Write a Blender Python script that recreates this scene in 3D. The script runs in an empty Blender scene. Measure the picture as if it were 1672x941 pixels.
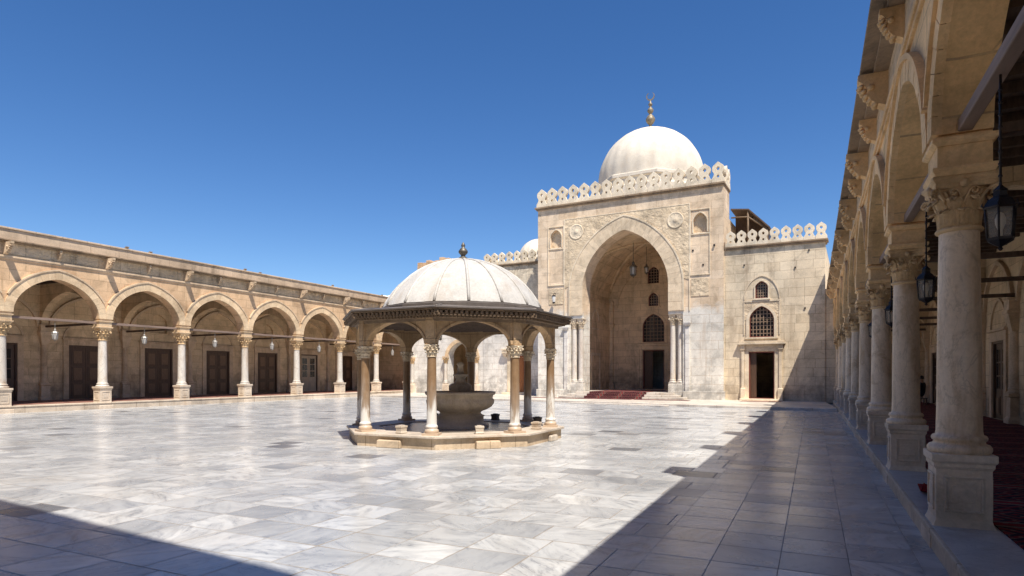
import bpy, bmesh, math, random
from mathutils import Vector, Matrix
from mathutils.geometry import tessellate_polygon
random.seed(7)
PI = math.pi
R = math.radians
scene = bpy.context.scene
COL = scene.collection

# ------------------------------------------------------------------ materials
class NT:
    def __init__(self, name):
        self.m = bpy.data.materials.new(name)
        self.m.use_nodes = True
        self.t = self.m.node_tree
        self.t.nodes.clear()
        self.out = self.t.nodes.new('ShaderNodeOutputMaterial')
        self.b = self.t.nodes.new('ShaderNodeBsdfPrincipled')
        self.t.links.new(self.b.outputs[0], self.out.inputs[0])
    def n(self, kind, **kw):
        nd = self.t.nodes.new('ShaderNode' + kind)
        for k, v in kw.items():
            setattr(nd, k, v)
        return nd
    def l(self, a, b):
        self.t.links.new(a, b)
    def val(self, sock, v):
        if isinstance(v, (int, float)):
            sock.default_value = v
        elif isinstance(v, (tuple, list)):
            sock.default_value = tuple(v) + ((1,) if len(v) == 3 and len(sock.default_value) == 4 else ())
        else:
            self.l(v, sock)
    def math(self, op, a, b=0.0, c=None):
        nd = self.n('Math', operation=op)
        self.val(nd.inputs[0], a); self.val(nd.inputs[1], b)
        if c is not None: self.val(nd.inputs[2], c)
        return nd.outputs[0]
    def mix(self, f, a, b, mode='MIX'):
        nd = self.n('MixRGB', blend_type=mode)
        self.val(nd.inputs[0], f); self.val(nd.inputs[1], a); self.val(nd.inputs[2], b)
        return nd.outputs[0]
    def ramp(self, f, stops):
        nd = self.n('ValToRGB')
        cr = nd.color_ramp
        while len(cr.elements) < len(stops): cr.elements.new(0.5)
        for e, (p, c) in zip(cr.elements, stops):
            e.position = p
            e.color = (c, c, c, 1) if isinstance(c, (int, float)) else tuple(c) + (1,)
        self.l(f, nd.inputs[0])
        return nd.outputs[0]
    def noise(self, vec, scale, detail=4, rough=0.55, dist=0.0):
        nd = self.n('TexNoise')
        nd.inputs['Scale'].default_value = scale
        nd.inputs['Detail'].default_value = detail
        nd.inputs['Roughness'].default_value = rough
        nd.inputs['Distortion'].default_value = dist
        if vec is not None: self.l(vec, nd.inputs['Vector'])
        return nd.outputs[0]
    def vscale(self, vec, s):
        nd = self.n('VectorMath', operation='MULTIPLY')
        self.l(vec, nd.inputs[0]); nd.inputs[1].default_value = s
        return nd.outputs[0]
    def bump(self, h, strength, dist=0.02, normal=None):
        nd = self.n('Bump')
        nd.inputs['Strength'].default_value = strength
        nd.inputs['Distance'].default_value = dist
        self.l(h, nd.inputs['Height'])
        if normal is not None: self.l(normal, nd.inputs['Normal'])
        return nd.outputs[0]
    def pos(self):
        return self.n('NewGeometry').outputs['Position']

def S(r, g, b):     # sRGB 0-255 to linear
    f = lambda c: (c/255/12.92) if c/255 <= 0.04045 else ((c/255+0.055)/1.055)**2.4
    return (f(r), f(g), f(b))

def stone(name, ca, cb, mortar, bw=0.9, bh=0.42, stain=(0.16, 0.10, 0.055), stain_amt=0.45,
          white=None, whitez=6.0, dark_base=None, carved=0.0, blocks=True, rough=0.8, island=0.0, bumpk=0.5, topdirt=None,
          carve_scale=5.0, mott=0.72):
    k = NT(name)
    P = k.pos()
    sx = k.n('SeparateXYZ'); k.l(P, sx.inputs[0])
    u = k.math('ADD', sx.outputs[0], sx.outputs[1])
    wob = k.noise(P, 1.7, 2)
    cx = k.n('CombineXYZ')
    k.l(k.math('ADD', u, k.math('MULTIPLY', wob, 0.05)), cx.inputs[0])
    k.l(k.math('ADD', sx.outputs[2], k.math('MULTIPLY', wob, 0.04)), cx.inputs[1])
    big = k.noise(P, 0.35, 4, 0.6)
    mid = k.noise(P, 2.3, 5, 0.65)
    fine = k.noise(P, 22, 5, 0.7)
    height = fine
    if blocks:
        br = k.n('TexBrick', offset=0.5, squash=0.8, squash_frequency=3)
        k.l(cx.outputs[0], br.inputs['Vector'])
        k.val(br.inputs['Color1'], ca); k.val(br.inputs['Color2'], cb); k.val(br.inputs['Mortar'], mortar)
        br.inputs['Scale'].default_value = 1
        br.inputs['Mortar Size'].default_value = 0.011
        br.inputs['Mortar Smooth'].default_value = 0.4
        br.inputs['Bias'].default_value = 0.0
        br.inputs['Brick Width'].default_value = bw
        br.inputs['Row Height'].default_value = bh
        col = br.outputs['Color']
        # the courses are worn in places: fade the joints with a noise
        col = k.mix(k.ramp(mid, [(0.40, 0.62), (0.62, 0.12)]), k.mix(mid, ca, cb), col) if False else k.mix(k.ramp(mid, [(0.36, 0.35), (0.60, 1.0)]), k.mix(big, ca, cb), col)
        height = k.math('SUBTRACT', k.math('MULTIPLY', fine, 0.6), k.math('MULTIPLY', br.outputs['Fac'], 0.8))
    else:
        col = k.mix(k.ramp(mid, [(0.3, 0.0), (0.7, 1.0)]), ca, cb)
    if white is not None:
        wz = k.math('ADD', sx.outputs[2], k.math('MULTIPLY', k.noise(P, 0.9, 5, 0.7), 2.4))
        wf = k.ramp(k.math('MULTIPLY', wz, 0.1), [((whitez+1.0)*0.1, 1.0), ((whitez+1.55)*0.1, 0.0)])
        wcol = k.mix(k.ramp(mid, [(0.35, 0.0), (0.65, 1.0)]), white, tuple(c*0.84 for c in white))
        if blocks:
            wcol = k.mix(k.math('MULTIPLY', br.outputs['Fac'], 0.75), wcol, mortar)
        col = k.mix(wf, col, wcol)
    # broad tone variation and speckle that belong to the stone
    col = k.mix(1.0, col, k.ramp(big, [(0.3, 0.80), (0.7, 1.12)]), 'MULTIPLY')
    col = k.mix(1.0, col, k.ramp(fine, [(0.3, 0.84), (0.7, 1.10)]), 'MULTIPLY')
    col = k.mix(1.0, col, k.ramp(k.noise(P, 1.1, 6, 0.7, 0.6), [(0.34, mott), (0.5, 1.0), (0.66, 1.10 if mott < 0.8 else 1.02)]), 'MULTIPLY')
    # run-off streaks
    st = k.noise(k.vscale(P, (1.5, 1.5, 0.22)), 1.1, 6, 0.68, 0.4)
    col = k.mix(k.math('MULTIPLY', k.ramp(st, [(0.53, 0.0), (0.72, 1.0)]), stain_amt), col, stain)
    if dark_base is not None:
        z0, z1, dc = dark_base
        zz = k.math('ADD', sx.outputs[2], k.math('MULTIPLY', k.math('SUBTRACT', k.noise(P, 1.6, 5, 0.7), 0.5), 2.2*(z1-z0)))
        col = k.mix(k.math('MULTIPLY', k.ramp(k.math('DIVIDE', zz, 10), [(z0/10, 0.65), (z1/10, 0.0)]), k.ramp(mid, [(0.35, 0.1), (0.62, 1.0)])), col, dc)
    if topdirt is not None:
        z0, z1, dc = topdirt
        zz = k.math('ADD', sx.outputs[2], k.math('MULTIPLY', k.math('SUBTRACT', st, 0.5), 3.0))
        f = k.ramp(k.math('DIVIDE', zz, 20), [(z0/20, 0.0), (z1/20, 0.8)])
        col = k.mix(k.math('MULTIPLY', f, k.ramp(k.noise(P, 3.0, 5, 0.75), [(0.42, 0.0), (0.62, 1.0)])), col, dc)
    if island:
        ri = k.n('NewGeometry').outputs['Random Per Island']
        col = k.mix(1.0, col, k.ramp(ri, [(0, 1-island), (1, 1+island*0.6)]), 'MULTIPLY')
    k.l(col, k.b.inputs['Base Color'])
    k.b.inputs['Roughness'].default_value = rough
    k.b.inputs['Specular IOR Level'].default_value = 0.25
    nrm = k.bump(height, bumpk, 0.02)
    if carved:
        vo = k.n('TexVoronoi', feature='SMOOTH_F1'); vo.inputs['Scale'].default_value = carve_scale
        k.l(P, vo.inputs['Vector'])
        wv = k.noise(P, carve_scale*1.2, 3, 0.5, 1.8)
        h = k.math('ADD', k.ramp(vo.outputs[0], [(0.15, 0.0), (0.4, 1.0)]), k.math('MULTIPLY', k.ramp(wv, [(0.45, 0.0), (0.55, 1.0)]), 0.9))
        nrm = k.bump(h, carved, 0.06, nrm)
    k.l(nrm, k.b.inputs['Normal'])
    return k.m

def marble(name, ca, cb, stain, stain_amt=0.5, rough=0.35, vein=0.0):
    k = NT(name)
    P = k.pos()
    n1 = k.noise(k.vscale(P, (1, 1, 0.35)), 2.2, 6, 0.6, 1.2)
    col = k.mix(k.ramp(n1, [(0.3, 0.0), (0.7, 1.0)]), ca, cb)
    st = k.noise(k.vscale(P, (1, 1, 0.28)), 1.7, 5, 0.62, 0.5)
    col = k.mix(k.math('MULTIPLY', k.ramp(st, [(0.50, 0.0), (0.66, 1.0)]), stain_amt), col, stain)
    f = k.noise(P, 30, 4, 0.7)
    col = k.mix(1.0, col, k.ramp(f, [(0.3, 0.88), (0.7, 1.06)]), 'MULTIPLY')
    pt = k.noise(P, 3.2, 6, 0.7, 0.8)
    col = k.mix(k.ramp(pt, [(0.56, 0.0), (0.70, 0.55)]), col, tuple(c*0.75 for c in stain))
    vn = k.noise(k.vscale(P, (1, 1, 0.4)), 2.4, 6, 0.6, 2.2)
    col = k.mix(k.ramp(k.math('ABSOLUTE', k.math('SUBTRACT', vn, 0.5)), [(0.0, 0.45), (0.02, 0.0)]), col, tuple(c*0.5 for c in cb))
    oi = k.n('ObjectInfo').outputs['Random']
    col = k.mix(1.0, col, k.ramp(oi, [(0.0, 0.86), (1.0, 1.05)]), 'MULTIPLY')
    k.l(col, k.b.inputs['Base Color'])
    k.b.inputs['Roughness'].default_value = rough
    k.b.inputs['Specular IOR Level'].default_value = 0.35
    k.l(k.bump(f, 0.18, 0.01), k.b.inputs['Normal'])
    return k.m

def stained_shaded_shaft(name):
    k = NT(name)
    P = k.pos()
    sx = k.n('SeparateXYZ'); k.l(P, sx.inputs[0])
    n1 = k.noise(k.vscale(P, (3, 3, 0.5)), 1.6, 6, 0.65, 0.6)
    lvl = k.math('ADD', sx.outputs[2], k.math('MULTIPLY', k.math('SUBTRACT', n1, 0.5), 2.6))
    f = k.ramp(k.math('DIVIDE', lvl, 3), [(0.24, 0.0), (0.32, 0.8), (0.52, 1.0)])  # brown upper shaft: rust stain together with the eave's shade painted in
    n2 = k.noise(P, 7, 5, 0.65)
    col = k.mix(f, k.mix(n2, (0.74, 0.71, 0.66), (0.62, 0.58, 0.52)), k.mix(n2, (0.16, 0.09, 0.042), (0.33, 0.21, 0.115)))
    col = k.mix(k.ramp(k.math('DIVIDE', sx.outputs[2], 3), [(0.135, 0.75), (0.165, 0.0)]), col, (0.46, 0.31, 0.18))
    k.l(col, k.b.inputs['Base Color'])
    k.b.inputs['Roughness'].default_value = 0.4
    k.l(k.bump(n2, 0.2, 0.01), k.b.inputs['Normal'])
    return k.m

def plain(name, col, rough=0.6, metal=0.0, var=0.15, scale=6, bump=0.2, stretch=(1, 1, 1)):
    k = NT(name)
    P = k.pos()
    n1 = k.noise(k.vscale(P, stretch), scale, 6, 0.65)
    c = k.mix(1.0, col, k.ramp(n1, [(0.3, 1-var), (0.7, 1+var)]), 'MULTIPLY')
    k.l(c, k.b.inputs['Base Color'])
    k.b.inputs['Roughness'].default_value = rough
    k.b.inputs['Metallic'].default_value = metal
    k.l(k.bump(n1, bump, 0.01), k.b.inputs['Normal'])
    return k.m

def floor_marble(name):
    """polished marble slabs: every slab its own tone and its own veining"""
    k = NT(name)
    P = k.pos()
    sx = k.n('SeparateXYZ'); k.l(P, sx.inputs[0])
    X, Y = sx.outputs[0], sx.outputs[1]
    rh = 0.56
    strip = k.math('GREATER_THAN', X, -1.33)               # the long slabs laid along the colonnade
    rowf = k.math('DIVIDE', Y, rh)
    row = k.math('FLOOR', rowf)
    wn = k.n('TexWhiteNoise', noise_dimensions='1D'); k.l(row, wn.inputs['W'])
    shift = k.math('MULTIPLY', k.math('MULTIPLY', k.math('FLOOR', k.math('MULTIPLY', wn.outputs[0], 3.0)), 0.215), k.math('SUBTRACT', 1.0, k.math('MULTIPLY', strip, k.math('LESS_THAN', wn.outputs[0], 0.75))))
    colf = k.math('DIVIDE', k.math('ADD', k.math('ADD', X, 0.12), shift), 0.64)
    colf = k.mix(strip, colf, k.math('DIVIDE', k.math('ADD', X, 1.33), 0.535))
    cell = k.math('FLOOR', colf)
    fu = k.math('FRACT', colf); fv = k.math('FRACT', rowf)
    cw = k.n('CombineXYZ'); k.l(cell, cw.inputs[0]); k.l(row, cw.inputs[1]); k.l(strip, cw.inputs[2])
    w2 = k.n('TexWhiteNoise', noise_dimensions='3D'); k.l(cw.outputs[0], w2.inputs['Vector'])
    rnd = w2.outputs['Value']; rcol = w2.outputs['Color']
    # veining: per-slab offset of a stretched, warped noise
    off = k.n('VectorMath', operation='MULTIPLY_ADD')
    k.l(rcol, off.inputs[0]); off.inputs[1].default_value = (37, 53, 11); k.l(P, off.inputs[2])
    rot = k.n('VectorRotate', rotation_type='Z_AXIS'); k.l(off.outputs[0], rot.inputs['Vector'])
    k.l(k.math('MULTIPLY', rnd, 19.0), rot.inputs['Angle'])
    vv = k.vscale(rot.outputs[0], (0.9, 2.4, 1))
    v1 = k.noise(vv, 1.5, 7, 0.62, 1.3)
    v2 = k.noise(vv, 0.9, 5, 0.6, 2.6)
    tone = k.ramp(rnd, [(0.0, (0.62, 0.625, 0.615)), (0.30, (0.555, 0.56, 0.555)), (0.62, (0.47, 0.476, 0.475)), (0.88, (0.39, 0.397, 0.40)), (0.972, (0.32, 0.327, 0.335)), (0.985, (0.16, 0.165, 0.175)), (1.0, (0.12, 0.12, 0.13))])
    big = k.noise(P, 0.22, 4, 0.6)
    col = k.mix(k.math('MULTIPLY', k.ramp(v1, [(0.42, 0.0), (0.66, 1.0)]), 0.62), tone, (0.27, 0.28, 0.29))
    vein = k.ramp(k.math('ABSOLUTE', k.math('SUBTRACT', v2, 0.5)), [(0.0, 1.0), (0.035, 0.0)])
    col = k.mix(k.math('MULTIPLY', vein, k.math('MULTIPLY', k.ramp(v1, [(0.45, 0.0), (0.6, 1.0)]), 0.55)), col, (0.16, 0.17, 0.20))
    warm = k.noise(P, 0.8, 5, 0.65)
    col = k.mix(k.math('MULTIPLY', k.ramp(warm, [(0.54, 0.0), (0.72, 1.0)]), 0.22), col, (0.50, 0.42, 0.32))
    cl = k.noise(k.vscale(P, (0.8, 1.0, 1)), 0.75, 6, 0.62, 0.8)
    col = k.mix(1.0, col, k.ramp(cl, [(0.36, 0.86), (0.5, 0.98), (0.62, 1.06)]), 'MULTIPLY')
    col = k.mix(1.0, col, k.ramp(big, [(0.3, 0.88), (0.7, 1.06)]), 'MULTIPLY')
    # dirt spots
    sp = k.noise(P, 5.5, 3, 0.5)
    col = k.mix(k.math('MULTIPLY', k.ramp(sp, [(0.70, 0.0), (0.75, 1.0)]), 0.5), col, (0.12, 0.11, 0.11))
    # joints
    du = k.math('MULTIPLY', k.math('MINIMUM', fu, k.math('SUBTRACT', 1.0, fu)), k.math('ADD', 0.62, k.math('MULTIPLY', strip, 0.35)))
    dv = k.math('MULTIPLY', k.math('MINIMUM', fv, k.math('SUBTRACT', 1.0, fv)), rh)
    dd = k.math('MINIMUM', du, dv)
    dd = k.math('ADD', dd, k.math('MULTIPLY', k.math('SUBTRACT', k.noise(P, 9, 3), 0.5), 0.009))
    joint = k.ramp(dd, [(0.0, 1.0), (0.005, 0.9), (0.011, 0.0)])
    jn = k.ramp(k.noise(P, 1.3, 3), [(0.35, 0.5), (0.6, 1.0)])
    col = k.mix(k.math('MULTIPLY', joint, jn), col, k.mix(strip, (0.25, 0.21, 0.165), (0.11, 0.105, 0.105)))
    k.l(col, k.b.inputs['Base Color'])
    rg = k.math('ADD', 0.10, k.math('MULTIPLY', k.noise(P, 1.1, 5, 0.6), 0.22))
    rg = k.math('ADD', rg, k.math('MULTIPLY', w2.outputs['Value'], 0.08))
    k.l(k.math('ADD', rg, k.math('MULTIPLY', joint, 0.4)), k.b.inputs['Roughness'])
    k.b.inputs['Specular IOR Level'].default_value = 0.5
    h = k.math('ADD', k.math('MULTIPLY', joint, -1.0), k.math('MULTIPLY', k.noise(P, 0.9, 3), 0.8))
    k.l(k.bump(h, 0.10, 0.02), k.b.inputs['Normal'])
    return k.m

def carpet_mat(name, red=(0.20, 0.016, 0.022), medal=1.6):
    k = NT(name)
    P = k.pos()
    co = k.n('TexCoord').outputs['Object']
    vo = k.n('TexVoronoi', feature='F1', distance='MANHATTAN'); vo.inputs['Scale'].default_value = medal
    vo.inputs['Randomness'].default_value = 0.25
    k.l(co, vo.inputs['Vector'])
    d = vo.outputs['Distance']
    rings = k.math('FRACT', k.math('MULTIPLY', d, 4.0))
    v2 = k.n('TexVoronoi', feature='F1', distance='CHEBYCHEV'); v2.inputs['Scale'].default_value = medal*6
    v2.inputs['Randomness'].default_value = 0.5
    k.l(co, v2.inputs['Vector'])
    col = k.mix(k.ramp(rings, [(0.42, 0.0), (0.5, 1.0)]), red, (0.03, 0.012, 0.022))
    col = k.mix(k.ramp(v2.outputs['Distance'], [(0.10, 1.0), (0.2, 0.0)]), col, (0.22, 0.15, 0.10))
    col = k.mix(k.ramp(k.math('ABSOLUTE', k.math('SUBTRACT', rings, 0.46)), [(0.02, 0.8), (0.07, 0.0)]), col, (0.24, 0.17, 0.12))
    sx = k.n('SeparateXYZ'); k.l(co, sx.inputs[0])
    bx = k.math('ABSOLUTE', sx.outputs[0])
    seam = k.math('FRACT', k.math('DIVIDE', sx.outputs[0], 1.24))
    edge = k.math('MINIMUM', seam, k.math('SUBTRACT', 1.0, seam))
    col = k.mix(k.ramp(edge, [(0.035, 1.0), (0.045, 0.0)]), col, (red[0]*1.25, red[1], red[2]))
    col = k.mix(k.ramp(k.math('ABSOLUTE', k.math('SUBTRACT', edge, 0.075)), [(0.014, 1.0), (0.024, 0.0)]), col, (0.22, 0.16, 0.12))
    f = k.noise(P, 90, 3, 0.7)
    w = k.noise(P, 1.5, 4, 0.6)
    col = k.mix(1.0, col, k.ramp(f, [(0.3, 0.7), (0.7, 1.2)]), 'MULTIPLY')
    col = k.mix(1.0, col, k.ramp(w, [(0.3, 0.75), (0.7, 1.25)]), 'MULTIPLY')
    k.l(col, k.b.inputs['Base Color'])
    k.b.inputs['Roughness'].default_value = 0.95
    k.b.inputs['Specular IOR Level'].default_value = 0.1
    k.l(k.bump(f, 0.5, 0.01), k.b.inputs['Normal'])
    return k.m

def glass_mat(name, col, alpha=0.55, rough=0.15):
    k = NT(name)
    tr = k.n('BsdfTransparent')
    mx = k.n('MixShader')
    k.val(k.b.inputs['Base Color'], col)
    k.b.inputs['Roughness'].default_value = rough
    mx.inputs[0].default_value = alpha
    k.l(tr.outputs[0], mx.inputs[1]); k.l(k.b.outputs[0], mx.inputs[2])
    k.l(mx.outputs[0], k.out.inputs[0])
    return k.m

M = {}
HONEY_A, HONEY_B = (0.75, 0.525, 0.32), (0.60, 0.40, 0.235)
M['honey'] = stone('honey_limestone', HONEY_A, HONEY_B, (0.36, 0.24, 0.14), 1.0, 0.46, stain=(0.30, 0.18, 0.09), stain_amt=0.6)
M['voussoir_r'] = stone('bounce_lit_voussoir_limestone', (0.88, 0.63, 0.35), (0.78, 0.53, 0.27), (0.3, 0.2, 0.12), blocks=False, stain_amt=0.3, stain=(0.46, 0.28, 0.12), island=0.12)  # voussoir stone again for the right arcade, bounced light painted into its colour
M['trim_r'] = stone('bounce_lit_trim_limestone', (0.84, 0.58, 0.31), (0.70, 0.47, 0.24), (0.3, 0.2, 0.12), blocks=False, stain_amt=0.4, stain=(0.40, 0.24, 0.10))  # trim stone again for the right arcade, warmed to stand for bounced light
M['honey_r'] = stone('bounce_lit_honey_limestone', (0.87, 0.61, 0.32), (0.75, 0.50, 0.245), (0.46, 0.32, 0.19), 0.95, 0.44, stain=(0.42, 0.26, 0.13), stain_amt=0.4)  # right arcade's copy of the honey stone, brightened in place of bounced light
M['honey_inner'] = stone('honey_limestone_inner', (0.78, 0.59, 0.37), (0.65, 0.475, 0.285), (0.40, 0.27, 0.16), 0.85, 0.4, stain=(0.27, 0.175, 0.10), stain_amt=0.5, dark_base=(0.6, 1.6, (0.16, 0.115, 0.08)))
M['voussoir'] = stone('voussoir_limestone', (0.78, 0.60, 0.39), (0.68, 0.49, 0.30), (0.3, 0.2, 0.12), blocks=False, stain_amt=0.25, stain=(0.38, 0.25, 0.14), island=0.12)
M['trim'] = stone('trim_limestone', (0.70, 0.53, 0.36), (0.57, 0.42, 0.27), (0.3, 0.2, 0.12), blocks=False, stain_amt=0.4)
M['gold'] = stone('capital_limestone', (0.78, 0.57, 0.33), (0.66, 0.46, 0.25), (0.3, 0.2, 0.1), blocks=False, stain_amt=0.45, stain=(0.28, 0.16, 0.06), bumpk=0.7)
M['frieze'] = stone('carved_frieze', (0.70, 0.53, 0.35), (0.58, 0.43, 0.27), (0.3, 0.2, 0.1), 1.0, 0.6, carved=0.55, carve_scale=3.2, stain_amt=0.5)
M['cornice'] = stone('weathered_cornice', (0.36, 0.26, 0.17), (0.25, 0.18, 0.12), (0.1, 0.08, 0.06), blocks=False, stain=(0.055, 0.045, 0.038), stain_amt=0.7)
M['roof_band'] = stone('roof_parapet', (0.62, 0.48, 0.34), (0.53, 0.40, 0.275), (0.3, 0.22, 0.15), 1.3, 0.5, stain=(0.16, 0.11, 0.07), stain_amt=0.5)
M['step'] = stone('kerb_limestone', (0.66, 0.56, 0.44), (0.54, 0.44, 0.33), (0.22, 0.16, 0.11), 1.5, 0.6, stain=(0.25, 0.18, 0.11), stain_amt=0.5)
M['ped'] = stone('pedestal_marble', (0.76, 0.645, 0.51), (0.64, 0.525, 0.40), (0.3, 0.2, 0.1), blocks=False, stain=(0.40, 0.27, 0.16), stain_amt=0.5, rough=0.6)
M['shaft'] = marble('shaft_marble', (0.74, 0.69, 0.61), (0.62, 0.56, 0.48), (0.50, 0.34, 0.20), 0.65)
M['shaft_r'] = marble('shaft_marble_tan', (0.82, 0.68, 0.51), (0.68, 0.53, 0.375), (0.42, 0.26, 0.125), 0.8, 0.4)
M['shaft_p'] = stained_shaded_shaft('rust_and_shade_shaft_marble')
HALL_A, HALL_B = (0.81, 0.65, 0.475), (0.66, 0.50, 0.335)
M['hall'] = stone('hall_limestone', HALL_A, HALL_B, (0.50, 0.365, 0.245), 1.25, 0.52, stain=(0.36, 0.24, 0.14), stain_amt=0.4, white=(0.82, 0.775, 0.68), whitez=5.6, dark_base=(0.5, 1.7, (0.24, 0.225, 0.205)), topdirt=(11.5, 13.6, (0.30, 0.22, 0.15)))
M['hall_wing'] = stone('hall_wing_limestone', (0.78, 0.655, 0.475), (0.64, 0.52, 0.36), (0.34, 0.255, 0.17), 1.0, 0.5, stain=(0.27, 0.19, 0.125), stain_amt=0.5, dark_base=(0.7, 1.5, (0.23, 0.18, 0.135)), topdirt=(8.0, 9.6, (0.15, 0.12, 0.095)))
M['hall_white'] = stone('hall_whitewashed_limestone', (0.77, 0.68, 0.53), (0.64, 0.545, 0.40), (0.4, 0.33, 0.26), 1.1, 0.5, stain=(0.42, 0.30, 0.19), stain_amt=0.4, dark_base=(0.9, 1.7, (0.23, 0.215, 0.195)), topdirt=(8.2, 9.8, (0.14, 0.115, 0.09)), white=(0.80, 0.765, 0.70), whitez=5.2)
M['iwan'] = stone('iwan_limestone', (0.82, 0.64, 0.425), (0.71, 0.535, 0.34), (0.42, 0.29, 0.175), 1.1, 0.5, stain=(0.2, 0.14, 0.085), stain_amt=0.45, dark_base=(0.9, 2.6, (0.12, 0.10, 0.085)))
M['hall_trim'] = stone('hall_trim', (0.79, 0.67, 0.50), (0.68, 0.555, 0.395), (0.3, 0.2, 0.1), blocks=False, stain=(0.3, 0.22, 0.14), stain_amt=0.35)
M['hall_vous'] = stone('hall_voussoirs', (0.79, 0.64, 0.455), (0.68, 0.535, 0.365), (0.3, 0.2, 0.1), blocks=False, stain_amt=0.25, stain=(0.3, 0.22, 0.14), island=0.12)
M['carved'] = stone('carved_spandrel', (0.74, 0.595, 0.415), (0.63, 0.495, 0.33), (0.3, 0.2, 0.1), blocks=False, carved=0.4, carve_scale=3.2, stain_amt=0.3)
M['merlon'] = stone('merlon_plaster', (0.80, 0.70, 0.545), (0.70, 0.59, 0.43), (0.3, 0.2, 0.1), blocks=False, stain=(0.36, 0.27, 0.18), stain_amt=0.4)
M['dome'] = stone('dome_plaster', (0.72, 0.655, 0.55), (0.66, 0.585, 0.475), (0.3, 0.2, 0.1), blocks=False, stain=(0.56, 0.46, 0.35), stain_amt=0.5, bumpk=0.2, mott=0.92)
M['lead'] = stone('dome_sheet_lead', (0.62, 0.60, 0.555), (0.54, 0.515, 0.47), (0.3, 0.2, 0.1), blocks=False, stain=(0.36, 0.28, 0.20), stain_amt=0.6, bumpk=0.25, rough=0.55, mott=0.88)
M['plinth'] = stone('plinth_limestone', (0.62, 0.49, 0.345), (0.51, 0.385, 0.26), (0.25, 0.17, 0.1), 1.1, 0.7, stain=(0.30, 0.18, 0.09), stain_amt=0.45)
M['plinth_top'] = stone('plinth_coping', (0.64, 0.56, 0.46), (0.54, 0.44, 0.34), (0.25, 0.17, 0.1), blocks=False, stain=(0.32, 0.2, 0.11), stain_amt=0.55, rough=0.4)
M['pav'] = stone('pavilion_limestone', (0.60, 0.42, 0.25), (0.47, 0.32, 0.18), (0.25, 0.17, 0.1), 0.6, 0.4, stain=(0.17, 0.115, 0.07), stain_amt=0.5, carved=0.25, carve_scale=6)
M['basin'] = stone('basin_marble', (0.58, 0.50, 0.40), (0.48, 0.40, 0.31), (0.3, 0.2, 0.1), blocks=False, stain=(0.2, 0.145, 0.09), stain_amt=0.5, rough=0.45)
M['wet'] = stone('wet_paving', (0.22, 0.185, 0.15), (0.34, 0.29, 0.235), (0.05, 0.05, 0.05), 0.8, 0.6, stain_amt=0.3, rough=0.22)
M['eave_wood'] = plain('weathered_eave_wood', (0.17, 0.115, 0.07), 0.75, 0, 0.35, 4, 0.5)
M['roof_lead'] = plain('dark_roof_lead', (0.135, 0.115, 0.10), 0.5, 0.2, 0.3, 3, 0.3)
M['door'] = plain('dark_walnut_door', (0.085, 0.045, 0.024), 0.5, 0, 0.4, 5, 0.4, (6, 6, 0.6))
M['door_panel'] = plain('worn_walnut_panel', (0.16, 0.09, 0.048), 0.55, 0, 0.4, 7, 0.4, (6, 6, 0.8))
M['door_orange'] = plain('oiled_cedar_door', (0.33, 0.12, 0.035), 0.5, 0, 0.35, 5, 0.4, (6, 6, 0.6))
M['door_pale'] = plain('pale_painted_door', (0.42, 0.34, 0.25), 0.6, 0, 0.25, 5, 0.3, (5, 5, 0.6))
M['door_red'] = plain('red_brown_frame', (0.17, 0.045, 0.028), 0.55, 0, 0.3, 5, 0.3, (6, 6, 0.6))
M['beam'] = plain('grey_brown_timber', (0.22, 0.155, 0.12), 0.7, 0, 0.3, 5, 0.5, (1, 0.2, 3))
M['ceil'] = plain('dark_ceiling_timber', (0.095, 0.06, 0.04), 0.8, 0, 0.4, 4, 0.5, (4, 0.5, 1))
M['seat_shaded'] = plain('shade_dark_seat_stone', (0.06, 0.05, 0.045), 0.7, 0, 0.3, 12, 0.4)  # for seats under the pavilion: shade painted into the stone's colour
M['iron'] = plain('blackened_iron', (0.035, 0.030, 0.030), 0.5, 0.6, 0.4, 20, 0.3)
M['brass'] = plain('tarnished_brass', (0.24, 0.195, 0.13), 0.55, 0.35, 0.4, 6, 0.2)
M['bronze'] = plain('dark_bronze', (0.14, 0.125, 0.10), 0.5, 0.5, 0.3, 8, 0.3)
M['white_metal'] = plain('white_lantern_metal', (0.66, 0.64, 0.60), 0.4, 0.1, 0.2, 20, 0.1)
M['pewter'] = plain('grey_lantern_metal', (0.30, 0.28, 0.25), 0.4, 0.3, 0.2, 20, 0.1)
M['pane'] = plain('dark_window_pane', (0.018, 0.018, 0.020), 0.12, 0, 0.3, 2, 0.05)
M['grille'] = plain('brown_window_lattice', (0.26, 0.18, 0.12), 0.7, 0, 0.3, 12, 0.3)
M['glass'] = glass_mat('lantern_glass', (0.55, 0.53, 0.50), 0.55)
M['glass_dark'] = glass_mat('smoked_lantern_glass', (0.40, 0.36, 0.30), 0.4, 0.2)
M['bulb'] = plain('frosted_bulb', (0.75, 0.68, 0.55), 0.3, 0, 0.05, 5, 0.0)
M['floor'] = floor_marble('courtyard_marble')
M['carpet'] = carpet_mat('red_prayer_carpet')
M['runner'] = carpet_mat('red_stair_runner', (0.20, 0.055, 0.052), 2.2)
M['redtile'] = plain('red_floor_covering', (0.24, 0.115, 0.085), 0.85, 0, 0.35, 7, 0.2)
M['terrace'] = stone('terrace_slabs', (0.68, 0.62, 0.54), (0.58, 0.51, 0.43), (0.3, 0.23, 0.17), 1.4, 0.9, stain=(0.35, 0.26, 0.18), stain_amt=0.35, rough=0.4)
M['border'] = marble('border_marble', (0.56, 0.55, 0.53), (0.42, 0.42, 0.42), (0.3, 0.25, 0.2), 0.4, 0.3)
M['dust'] = plain('dry_ground', (0.40, 0.33, 0.24), 0.9, 0, 0.2, 0.4, 0.2)
M['cloth_dark'] = plain('black_cloth', (0.015, 0.014, 0.016), 0.9, 0, 0.3, 14, 0.3)
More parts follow.
